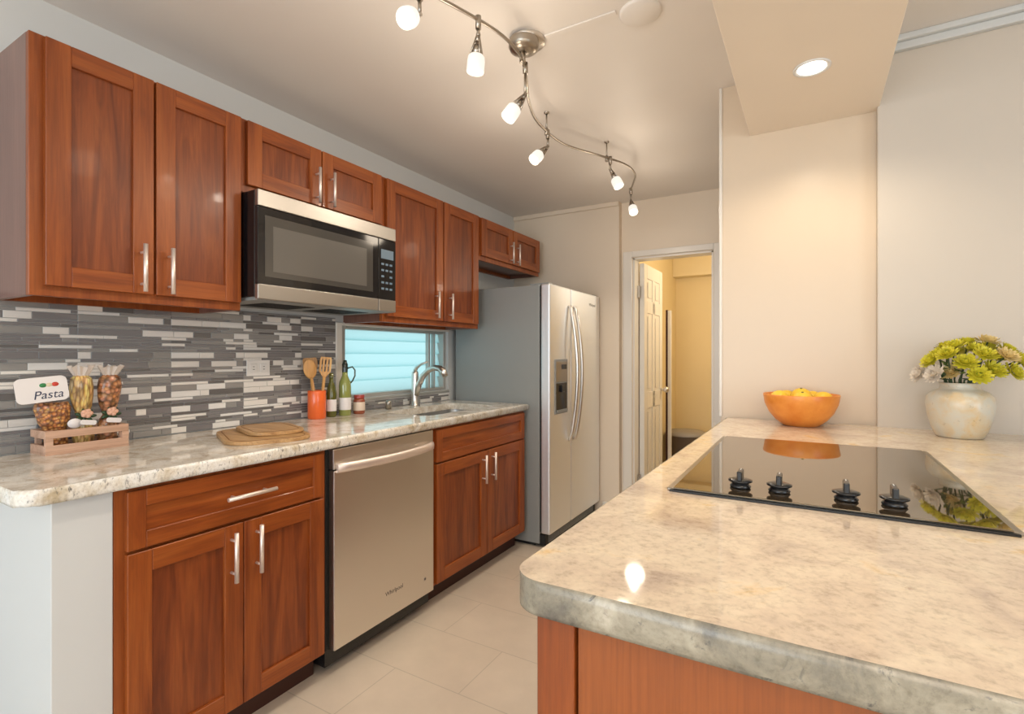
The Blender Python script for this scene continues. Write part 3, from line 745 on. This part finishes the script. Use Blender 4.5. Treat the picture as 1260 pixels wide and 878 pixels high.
PM1 = pasta('mixed_brown_orange_pasta', (0.14, 0.05, 0.02), (0.42, 0.17, 0.05), (0.66, 0.40, 0.12), 105)
PM2 = pasta('golden_yellow_pasta', (0.24, 0.13, 0.04), (0.58, 0.38, 0.13), (0.70, 0.52, 0.22), 90, (1, 1.6, 0.4))
PM3 = pasta('red_brown_pasta', (0.12, 0.05, 0.02), (0.40, 0.17, 0.07), (0.50, 0.26, 0.12), 80)
FILM = mat('clear_crinkled_film', (0.62, 0.55, 0.50), 0.18, coat=0.6)
LEAFY = mat('dark_green_ribbon', (0.03, 0.07, 0.03), 0.4)
PEACH = mat('peach_paper_flower', (0.72, 0.42, 0.30), 0.6)
PAPER = mat('white_card', (0.80, 0.77, 0.77), 0.5)


def bag(root, cx, cy, z0, prof, m, lean=(0, 0), seg=28, wob=0.05, flat=0.55):
    bm = B(); rr = random.Random(int(cy * 1000)); rings = []
    for r, z in prof:
        ph = rr.uniform(0, 6)
        rings.append([bm.bm.verts.new((cx + lean[0] * (z) + r * flat * math.cos(2 * math.pi * k / seg) * (1 + wob * math.sin(5 * 2 * math.pi * k / seg + ph)),
                                      cy + lean[1] * (z) + r * math.sin(2 * math.pi * k / seg) * (1 + wob * math.sin(4 * 2 * math.pi * k / seg + ph)), z0 + z + rr.uniform(-.001, .001))) for k in range(seg)])
    for a, b_ in zip(rings, rings[1:]):
        for k in range(seg):
            f = bm.bm.faces.new([a[k], a[(k + 1) % seg], b_[(k + 1) % seg], b_[k]]); f.smooth = True
    bm.bm.faces.new(rings[0]); bm.bm.faces.new(rings[-1])
    return bm.build('pouch', m, root)


def crinkle(root, cx, cy, z0, r, h, m, name='film_top', n=11, tilt=(0, 0)):
    q = B(); rr = random.Random(int(cy * 999)); ring0, ring1 = [], []
    for k in range(n * 2):
        a = 2 * math.pi * k / (n * 2); s = 1.0 if k % 2 else 0.72
        ring0.append(q.bm.verts.new((cx + 0.35 * r * math.cos(a), cy + 0.45 * r * math.sin(a), z0)))
        ring1.append(q.bm.verts.new((cx + tilt[0] * h + 0.6 * r * s * math.cos(a), cy + tilt[1] * h + r * s * math.sin(a), z0 + h * (0.75 + 0.35 * rr.random()))))
    for k in range(n * 2):
        j = (k + 1) % (n * 2); q.bm.faces.new([ring0[k], ring0[j], ring1[j], ring1[k]])
    o = q.build(name, m, root)
    md = o.modifiers.new('s', 'SOLIDIFY'); md.thickness = 0.0012
    return o


bz = CZ + 0.0080
# bag 1, short and wide, under the card
t = thing('pasta_bag', (0.09, 0.686, bz), 'squat bag of orange brown pasta with the white card clipped over it', 'pasta bag')
bag(t, 0.090, 0.688, bz, [(0.027, 0), (0.031, 0.02), (0.032, 0.074), (0.043, 0.092), (0.046, 0.115), (0.046, 0.138), (0.042, 0.155)], PM1, lean=(0.05, -0.10))
q = B(); cm = Matrix.Translation((0.136, 0.6370, bz + 0.199)) @ Matrix.Rotation(R(-7), 4, 'Y') @ Matrix.Rotation(R(5), 4, 'X')
poly = rrect(-0.064, 0.064, -0.039, 0.039, 0.016)
bmv = q.prism([(x, y) for x, y in poly], -0.001, 0.001, mtx=cm @ FACE_X); q.build('header_card', PAPER, t)
text('lettering', 'Pasta', 0.036, cm @ FACE_X @ Matrix.Translation((0.012, -0.018, 0.0014)), mat('dark_lettering', (0.04, 0.05, 0.10), 0.5), t, 0.0003, 0.25)
q = B(); fm_ = cm @ FACE_X
for dx, mi, hh in ((0.003, 0, 0.020), (0.018, 1, 0.018), (0.033, 2, 0.020)):
    q.lathe(fm_ @ Vector((dx, 0.013, 0.0010)), [(0, 0.0008), (0.010, 0.0006), (0.0102, 0)], mi, 16, sx=hh / 0.030, sy=0.9, rot=(fm_.to_quaternion() @ Euler((0, 0, R(90))).to_quaternion()))
q.build('card_emblem', [mat('green_print', (0.03, 0.22, 0.07), .5), mat('pale_print', (0.72, 0.62, 0.45), .5), mat('red_print', (0.55, 0.05, 0.03), .5)], t)
B().lathe((0.1185, 0.725, bz + 0.083), [(0, 0.003), (0.014, 0.0025), (0.016, 0)], 0, 20, sx=1.0, sy=1.25, rot=Euler((0, R(90), 0)).to_quaternion()).build('oval_sticker', PAPER, t)
# bag 2 and 3, pinched at the waist
for cy, mm, lab, tl_ in ((0.759, PM2, 'tall bag of golden pasta in the middle of the crate, tied with a peach flower', -0.05), (0.824, PM3, 'tall bag of red brown pasta at the right end of the crate', 0.02)):
    t = thing('pasta_bag', (0.088, cy, bz), lab, 'pasta bag')
    bag(t, 0.088, cy, bz, [(0.025, 0), (0.029, 0.03), (0.029, 0.06), (0.024, 0.088), (0.016, 0.100), (0.018, 0.110), (0.026, 0.135), (0.032, 0.170), (0.034, 0.200), (0.030, 0.228), (0.016, 0.242)], mm, lean=(0.06, tl_), flat=0.8)
    crinkle(t, 0.088 + 0.06 * 0.24, cy + tl_ * 0.24, bz + 0.232, 0.040, 0.040, FILM, tilt=(0.1, tl_))
    q = B(); zc = bz + 0.103; yy = cy + tl_ * 0.10
    for k in range(7):
        a = -0.9 + k * 0.3
        mt = Matrix.Translation((0.118, yy, zc)) @ Matrix.Rotation(k * 0.9, 4, 'X') @ Matrix.Translation((0, 0.017, 0))
        q.ball((0, 0, 0), 0.003, 0.018, 0.006, 0, 8)
        vs = q.bm.verts[:][-0:] if False else None
    q.bm.free(); q = B()
    for k in range(7):
        a = k * 2 * math.pi / 7
        q.ball((0.116, yy + 0.017 * math.cos(a), zc + 0.012 * math.sin(a)), 0.004, 0.015, 0.006, 0, 8, rot=Euler((a, 0, 0)).to_quaternion())
    q.build('ribbon_bow', LEAFY, t)
    q = B(); q.ball((0.124, yy, zc + 0.010), 0.010, 0.016, 0.014, 0, 14)
    for k in range(5): q.ball((0.128, yy + 0.010 * math.cos(k * 1.257), zc + 0.010 + 0.009 * math.sin(k * 1.257)), 0.006, 0.008, 0.007, 0, 8)
    q.build('paper_flower', PEACH, t)
    q = B(); q.prism(rrect(-0.022, 0.022, -0.008, 0.008, 0.006), -0.001, 0.001, mtx=Matrix.Translation((0.128, yy + 0.004, zc - 0.020)) @ Matrix.Rotation(R(-8), 4, 'X') @ FACE_X)
    q.build('name_tag', PAPER, t)

# cutting boards
def board(name, cx, cy, ang, w_, d_, z0, h, r, label, groove):
    mt = Matrix.Translation((cx, cy, 0)) @ Matrix.Rotation(R(ang), 4, 'Z')
    t = thing(name, (cx, cy, z0), label, 'cutting board')
    q = B(); q.prism(rrect(-w_ / 2, w_ / 2, -d_ / 2, d_ / 2, r), z0, z0 + h, 0, 0.003, 2, mtx=mt); q.build('board', 'board', t)
    if groove:
        q = B(); o_ = rrect(-w_ / 2 + 0.018, w_ / 2 - 0.018, -d_ / 2 + 0.018, d_ / 2 - 0.018, r * 0.8)
        q.tube([tuple(mt @ Vector((x, y, z0 + h - 0.0008))) for x, y in o_ + [o_[0]]], 0.0022, 0, 8)
        q.build('juice_groove', 'board_d', t)
    return t


board('cutting_board', 0.365, 1.225, -24, 0.40, 0.29, CZ, 0.013, 0.085, 'large wooden cutting board lying flat beneath the smaller one', True)
board('cutting_board', 0.335, 1.275, -18, 0.30, 0.20, CZ + 0.0145, 0.012, 0.065, 'small wooden cutting board resting on the larger board', True)

# utensil crock
OR = mat('red_orange_glazed_crock', (0.85, 0.14, 0.02), 0.3, coat=0.4)
crx, cry = 0.088, 1.700
q = B(); q.lathe((crx, cry, CZ), [(0, 0), (0.040, 0), (0.043, 0.004), (0.043, 0.136), (0.0415, 0.139), (0.039, 0.136), (0.039, 0.008), (0, 0.006)], 0, 32)
tag(q.build('utensil_crock', OR), 'red orange cylindrical crock holding wooden utensils', 'utensil holder')


def utensil(kind, dx, dy, tx, ty, top, label, cat):
    b0 = Vector((crx + dx, cry + dy, CZ + 0.010)); tp = Vector((crx + tx, cry + ty, CZ + top)); d = (tp - b0).normalized()
    t = thing(kind, tuple(b0), label, cat, 'wooden utensils in the crock')
    hl = 0.090; neck = tp - d * hl
    q = B(); q.tube([b0, b0.lerp(neck, .5), neck], [0.0075, 0.0070, 0.0072], 0, 10); q.build('shaft', 'spoon', t)
    ax = Vector((0.5, 0.86, 0)).normalized(); ax = (ax - d * ax.dot(d)).normalized(); nr = d.cross(ax)
    mt = Matrix((( ax.x, d.x, nr.x, neck.x), (ax.y, d.y, nr.y, neck.y), (ax.z, d.z, nr.z, neck.z), (0, 0, 0, 1)))
    q = B()
    if kind == 'wooden_spoon':
        q.ball((0, 0, 0), 1, m=0, seg=20)
        for v in q.bm.verts:
            v.co = Vector((v.co.x * 0.031, hl / 2 + v.co.y * (hl / 2 + 0.004), v.co.z * 0.008 - (0.006 if v.co.z > 0.2 else 0)))
        bmesh.ops.transform(q.bm, matrix=mt, verts=q.bm.verts)
    else:
        wt = 0.034
        outline = [(-0.006, -0.004), (0.006, -0.004), (0.020, 0.020), (wt, 0.05), (wt, hl - 0.004), (wt - 0.006, hl + 0.006), (-wt + 0.006, hl + 0.006), (-wt, hl - 0.004), (-wt, 0.05), (-0.020, 0.020)]
        if kind == 'slotted_turner':
            q.prism([(-0.006, -0.004), (0.006, -0.004), (0.020, 0.016), (0.028, 0.026), (-0.028, 0.026), (-0.020, 0.016)], -0.0025, 0.0025, 0, mtx=mt)
            for a in (-0.028, -0.0135, 0.003, 0.0185): q.box(a, a + 0.0095, 0.026, hl - 0.004, -0.0025, 0.0025, mtx=mt)
            q.prism([(-0.028, hl - 0.004), (0.028, hl - 0.004), (0.024, hl + 0.008), (-0.024, hl + 0.008)], -0.0025, 0.0025, 0, mtx=mt)
        else: q.prism(outline, -0.0025, 0.0025, 0, 0.0008, 1, mtx=mt)
    q.build('head', 'spoon', t)


utensil('wooden_spoon', 0.014, -0.004, 0.000, -0.050, 0.290, 'light wooden spoon leaning furthest left in the crock', 'spoon')
utensil('slotted_turner', 0.012, 0.009, 0.026, 0.034, 0.296, 'wide slotted wooden turner leaning right in the crock', 'spatula')
utensil('wooden_turner', -0.018, 0.002, -0.048, -0.004, 0.294, 'plain wooden turner standing at the back of the crock, partly behind the spoon', 'spatula')


# bottles and jar
def gmat(name, c, r=0.08): return mat(name, c, r, coat=0.6)
t = thing('oil_bottle', (0.092, 1.785, CZ), 'short olive green oil bottle with white label beside the orange crock', 'bottle')
B().lathe((0.092, 1.785, CZ), [(0, 0), (0.023, 0), (0.025, 0.004), (0.025, 0.120), (0.020, 0.150), (0.011, 0.175), (0.010, 0.205), (0, 0.206)], 0, 28).build('glass', gmat('olive_green_glass', (0.10, 0.10, 0.012)), t)
B().lathe((0.092, 1.785, CZ + 0.20), [(0.0115, 0), (0.012, 0.022), (0, 0.023)], 0, 20).build('cap', gmat('gold_green_cap', (0.14, 0.13, 0.03)), t)
B().lathe((0.092, 1.785, CZ), [(0.0253, 0.030), (0.0256, 0.031), (0.0256, 0.088), (0.0253, 0.089)], 0, 28).build('bottle_label', PAPER, t)
t = thing('oil_bottle', (0.100, 1.866, CZ), 'tall green glass oil bottle with black pourer and side handle', 'bottle')
B().lathe((0.100, 1.866, CZ), [(0, 0), (0.029, 0), (0.031, 0.004), (0.031, 0.150), (0.028, 0.175), (0.015, 0.205), (0.0125, 0.235), (0, 0.236)], 0, 32).build('glass', gmat('pale_green_oil_glass', (0.27, 0.30, 0.08)), t)
B().lathe((0.100, 1.866, CZ), [(0.0313, 0.030), (0.0316, 0.031), (0.0316, 0.092), (0.0313, 0.093)], 0, 32).build('bottle_label', PAPER, t)
B().lathe((0.100, 1.866, CZ + 0.225), [(0.0145, 0), (0.0150, 0.040), (0.011, 0.050), (0.009, 0.062), (0, 0.063)], 0, 20).build('pourer', gmat('dark_green_black_pourer', (0.015, 0.025, 0.018)), t)
B().tube([(0.112, 1.874, CZ + 0.245), (0.125, 1.893, CZ + 0.252), (0.132, 1.904, CZ + 0.235), (0.132, 1.904, CZ + 0.205), (0.124, 1.895, CZ + 0.178), (0.116, 1.885, CZ + 0.165)], 0.004, 0, 8).build('handle', gmat('dark_green_handle_glass', (0.03, 0.05, 0.02)), t)
t = thing('sauce_jar', (0.105, 1.958, CZ), 'small jar of red sauce with a red lid right of the oil bottles', 'jar')
B().lathe((0.105, 1.958, CZ), [(0, 0), (0.029, 0), (0.031, 0.004), (0.031, 0.072), (0.026, 0.084), (0, 0.085)], 0, 28).build('glass', gmat('red_brown_sauce', (0.30, 0.07, 0.03)), t)
B().lathe((0.105, 1.958, CZ), [(0.0313, 0.018), (0.0316, 0.019), (0.0316, 0.062), (0.0313, 0.063)], 0, 28).build('jar_label', mat('cream_label', (0.75, 0.62, 0.50), 0.5), t)
B().lathe((0.105, 1.958, CZ + 0.084), [(0.028, 0), (0.0285, 0.016), (0.026, 0.018), (0, 0.018)], 0, 24).build('lid', gmat('dark_red_lid', (0.38, 0.04, 0.03), 0.3), t)

# ================================================================== BOWL OF FRUIT
bcx, bcy = 2.165, 2.272
OB = mat('orange_glazed_bowl', (0.80, 0.27, 0.035), 0.4, coat=0.15); n, l, b = nodes(OB)
mp = texcoord(n, l, (1, 1, 1)); x_ = noise(n, l, mp.outputs[0], 14, 4, 0.6); rp = ramp(n, [(0.3, (0.70, 0.20, 0.02)), (0.7, (0.86, 0.34, 0.06))]); l.new(x_.outputs[0], rp.inputs[0]); l.new(rp.outputs[0], b.inputs['Base Color'])
prof = [(0, 0.0), (0.058, 0.0), (0.064, 0.003), (0.088, 0.022), (0.110, 0.050), (0.125, 0.084), (0.131, 0.118), (0.130, 0.121), (0.127, 0.118), (0.121, 0.084), (0.106, 0.053), (0.084, 0.028), (0.055, 0.010), (0, 0.008)]
tag(B().lathe((bcx, bcy, PZ + 0.0003), prof, 0, 56).build('fruit_bowl', OB), 'round orange glazed bowl of yellow fruit by the wall', 'bowl')
LEM = mat('yellow_fruit_skin', (0.88, 0.56, 0.04), 0.42); STEM = mat('green_brown_stem', (0.16, 0.14, 0.03), 0.7)
for k, (dx, dy, dz, r) in enumerate([(-0.070, -0.024, 0.100, 0.037), (0.008, -0.066, 0.099, 0.037), (0.074, -0.010, 0.100, 0.036), (0.002, 0.012, 0.108, 0.038), (-0.050, 0.066, 0.098, 0.035), (0.040, 0.078, 0.098, 0.034), (0.0, 0.0, 0.040, 0.030)]):
    if k == 6: continue
    has_stem = k in (1, 3)
    t = thing('orange_fruit', (bcx + dx, bcy + dy, PZ + dz), 'round yellow citrus fruit in the orange bowl', 'fruit', 'yellow fruit heaped in the orange bowl')
    B().ball((bcx + dx, bcy + dy, PZ + dz), r, r, r * 0.93, 0, 24).build('skin', LEM, t)
    if has_stem: B().lathe((bcx + dx * 0.9, bcy + dy - 0.010, PZ + dz + r * 0.90), [(0.005, -0.002), (0.004, 0.002), (0, 0.003)], 0, 8).build('stem', STEM, t)

# ================================================================== VASE OF FLOWERS
vx, vy = 2.625, 2.215
VM = mat('mottled_cream_stoneware', (0.7, 0.6, 0.45), 0.28, coat=0.3); n, l, b = nodes(VM)
mp = texcoord(n, l, (1, 1, 1)); x_ = noise(n, l, mp.outputs[0], 16, 5, 0.6, 0.5); rp = ramp(n, [(0.30, (0.62, 0.63, 0.58)), (0.48, (0.66, 0.61, 0.50)), (0.66, (0.68, 0.52, 0.30))]); l.new(x_.outputs[0], rp.inputs[0])
x2 = noise(n, l, mp.outputs[0], 70, 3, 0.6); r2 = ramp(n, [(0.26, (0.55, 0.5, 0.42)), (0.36, (1, 1, 1))]); l.new(x2.outputs[0], r2.inputs[0])
l.new(mixc(n, l, 0.6, rp.outputs[0], r2.outputs[0], 'MULTIPLY'), b.inputs['Base Color'])
prof = [(0, 0), (0.058, 0), (0.063, 0.004), (0.076, 0.035), (0.086, 0.075), (0.090, 0.108), (0.087, 0.134), (0.074, 0.150), (0.058, 0.157), (0.053, 0.161), (0.052, 0.173), (0.055, 0.180), (0.049, 0.180), (0.045, 0.168), (0.047, 0.155), (0.074, 0.13), (0.074, 0.10), (0.0, 0.02)]
tag(B().lathe((vx, vy, PZ + 0.0003), prof, 0, 56).build('flower_vase', VM), 'round cream mottled stoneware vase with short neck', 'vase')
PET = {'yellow': mat('yellow_green_petal', (0.68, 0.62, 0.045), 0.5), 'white': mat('white_petal', (0.78, 0.70, 0.60), 0.5), 'peach': mat('peach_edged_petal', (0.82, 0.64, 0.28), 0.5)}
PIN = {'yellow': mat('green_bloom_centre', (0.30, 0.38, 0.04), 0.6), 'white': mat('cream_bloom_centre', (0.68, 0.60, 0.40), 0.6), 'peach': mat('amber_bloom_centre', (0.48, 0.27, 0.05), 0.6)}
GRN = mat('dark_green_stem', (0.045, 0.085, 0.035), 0.55); LFG = mat('mid_green_leaf', (0.14, 0.22, 0.05), 0.5)


def bloom_mesh(kind, seed):
    q = B(); rr = random.Random(seed)
    for ring, (n_, r_, el, ln, wd) in enumerate([(15, 0.010, 8, 0.030, 0.0065), (13, 0.008, 28, 0.025, 0.006), (11, 0.006, 50, 0.018, 0.005), (8, 0.004, 70, 0.012, 0.004)]):
        for k in range(n_):
            a = 2 * math.pi * (k + 0.5 * (ring % 2)) / n_ + rr.uniform(-.1, .1); e = R(el + rr.uniform(-8, 8))
            mt = Matrix.Rotation(a, 4, 'Z') @ Matrix.Translation((r_ * 0.5, 0, 0.002 * ring)) @ Matrix.Rotation(-e, 4, 'Y')
            L = ln * rr.uniform(0.88, 1.08)
            vs = [(0, -wd * .4, 0), (0, wd * .4, 0), (L * .5, -wd, -0.0015), (L * .5, wd, -0.0015), (L * .5, 0, -0.003), (L, -wd * .35, 0.004), (L, wd * .35, 0.004), (L * .9, 0, 0.001)]
            v = [q.bm.verts.new(mt @ Vector(p)) for p in vs]
            for f in ((0, 4, 2), (0, 1, 4), (1, 3, 4), (2, 4, 7, 5), (4, 3, 6, 7)):
                ff = q.bm.faces.new([v[i] for i in f]); ff.material_index = 0; ff.smooth = True
    q.ball((0, 0, 0.006), 0.0085, 0.0085, 0.006, 1, 10)
    me = bpy.data.meshes.new('bloom'); q.bm.to_mesh(me); q.bm.free(); me.materials.append(PET[kind]); me.materials.append(PIN[kind]); return me


BL = {k: [bloom_mesh(k, s) for s in (1, 2)] for k in PET}
nz = PZ + 0.182
FL = []
fc = Vector((vx + 0.040, vy - 0.005, nz + 0.075))
specs = [('yellow', -0.078, -0.045, 0.058), ('yellow', -0.040, -0.065, 0.072), ('yellow', 0.004, -0.075, 0.060), ('yellow', 0.045, -0.070, 0.052), ('yellow', 0.088, -0.055, 0.048), ('yellow', 0.118, -0.020, 0.066),
         ('yellow', -0.058, -0.010, 0.096), ('yellow', -0.020, -0.030, 0.104), ('yellow', 0.022, -0.035, 0.100), ('yellow', 0.060, -0.028, 0.094), ('yellow', 0.096, -0.004, 0.094),
         ('yellow', -0.035, 0.030, 0.112), ('yellow', 0.010, 0.030, 0.122), ('yellow', 0.055, 0.030, 0.116), ('yellow', 0.132, 0.025, 0.074), ('yellow', 0.020, -0.060, 0.082), ('yellow', -0.012, 0.058, 0.100),
         ('peach', -0.062, -0.050, 0.046), ('peach', 0.040, 0.000, 0.118), ('peach', 0.070, -0.060, 0.076),
         ('white', -0.118, -0.035, 0.026), ('white', -0.092, -0.062, 0.030), ('yellow', 0.000, -0.082, 0.050)]
LAB = {'yellow': ('yellow green chrysanthemum among those massed in the vase', 'yellow green chrysanthemums in the vase'),
       'peach': ('pale peach bloom tucked among the yellow green chrysanthemums', 'peach blooms in the vase'),
       'white': ('white bloom hanging low over the rim of the vase', 'white blooms in the vase')}
P_ = [Vector(s_[1:]) for s_ in specs]
for it in range(60):                                   # keep the blooms from growing into each other
    for i in range(len(P_)):
        for j in range(i):
            dv = P_[i] - P_[j]; L = dv.length
            if L < 0.052:
                dv *= (0.052 - L) / L * 0.5; dv.y *= 0.8; P_[i] += dv; P_[j] -= dv
    for p in P_: p.x = max(-0.125, min(0.135, p.x)); p.y = max(-0.10, min(0.095, p.y)); p.z = max(0.026, min(0.135, p.z))
specs = [(s_[0], p.x, p.y, p.z) for s_, p in zip(specs, P_)]
for i, (kd, dx, dy, dz) in enumerate(specs):
    end = Vector((vx + 0.018 + dx * 1.0, vy + 0.005 + dy, nz + dz)); ang = math.atan2(dy, dx)
    st_ = Vector((vx + 0.028 * math.cos(ang), vy + 0.028 * math.sin(ang), nz - 0.055))
    t = thing('chrysanthemum', tuple(st_), LAB[kd][0], 'flower', LAB[kd][1])
    d = (end - Vector((vx + 0.02, vy + 0.02, nz - 0.03))).normalized()
    o = bpy.data.objects.new('bloom', BL[kd][i % 2]); COL.objects.link(o); o.parent = t; o.location = end - st_
    s_ = random.uniform(1.02, 1.12); o.scale = (s_, s_, s_)
    o.rotation_mode = 'QUATERNION'; o.rotation_quaternion = d.to_track_quat('Z', 'Y')
    mid = Vector((vx + 0.040 * math.cos(ang), vy + 0.040 * math.sin(ang), nz + 0.008))
    B().tube([st_, mid, end], 0.0024, 0, 6).build('stem', GRN, t)
    q = B()
    for k in range(3 if dz < 0.07 else 2):
        fr_ = 0.35 + 0.10 * k; base_ = mid.lerp(end, fr_); a = ang + random.uniform(-1.2, 1.2)
        mt = Matrix.Translation(base_) @ Matrix.Rotation(a, 4, 'Z') @ Matrix.Rotation(-R(random.uniform(-5, 35)), 4, 'Y')
        L, wd = random.uniform(0.024, 0.036), 0.009
        v = [q.bm.verts.new(mt @ Vector(p)) for p in ((0, 0, 0), (L * .35, -wd, .002), (L * .35, wd, .002), (L * .5, 0, -.002), (L * .75, -wd * .8, 0), (L * .75, wd * .8, 0), (L, 0, .003))]
        for f in ((0, 1, 3), (0, 3, 2), (1, 4, 3), (3, 5, 2), (3, 4, 6), (3, 6, 5)): q.bm.faces.new([v[z_] for z_ in f])
    q.build('leaf', LFG if kd == 'yellow' and dz > 0.06 else GRN, t)

# ================================================================== THINGS IN THE YELLOW ROOM
q = B(); q.lathe((1.13, 5.25, 0), [(0, 0), (0.14, 0), (0.155, 0.02), (0.18, 0.43), (0.19, 0.44), (0, 0.44)], 0, 32)
t = thing('laundry_bin', (1.13, 5.25, 0), 'dark round lidded bin against the yellow wall beyond the door', 'bin')
q.build('bin_body', mat('brown_grey_plastic', (0.12, 0.09, 0.075), 0.5), t)
B().lathe((1.13, 5.25, 0.44), [(0.195, 0), (0.195, 0.02), (0.15, 0.04), (0, 0.05)], 0, 32).build('lid', mat('grey_lid', (0.30, 0.27, 0.24), 0.45), t)
tp_ = thing('tall_panel', (1.06, 4.80, 0), 'tall narrow cream board with dark edge behind the open door', 'board')
B().box(1.062, 1.092, 4.78, 4.81, 0.0, 1.635, bev=0.002).build('board_face', 'white_trim', tp_)
B().box(1.045, 1.062, 4.78, 4.81, 0.0, 1.64).build('dark_edge', 'wood_dark', tp_)
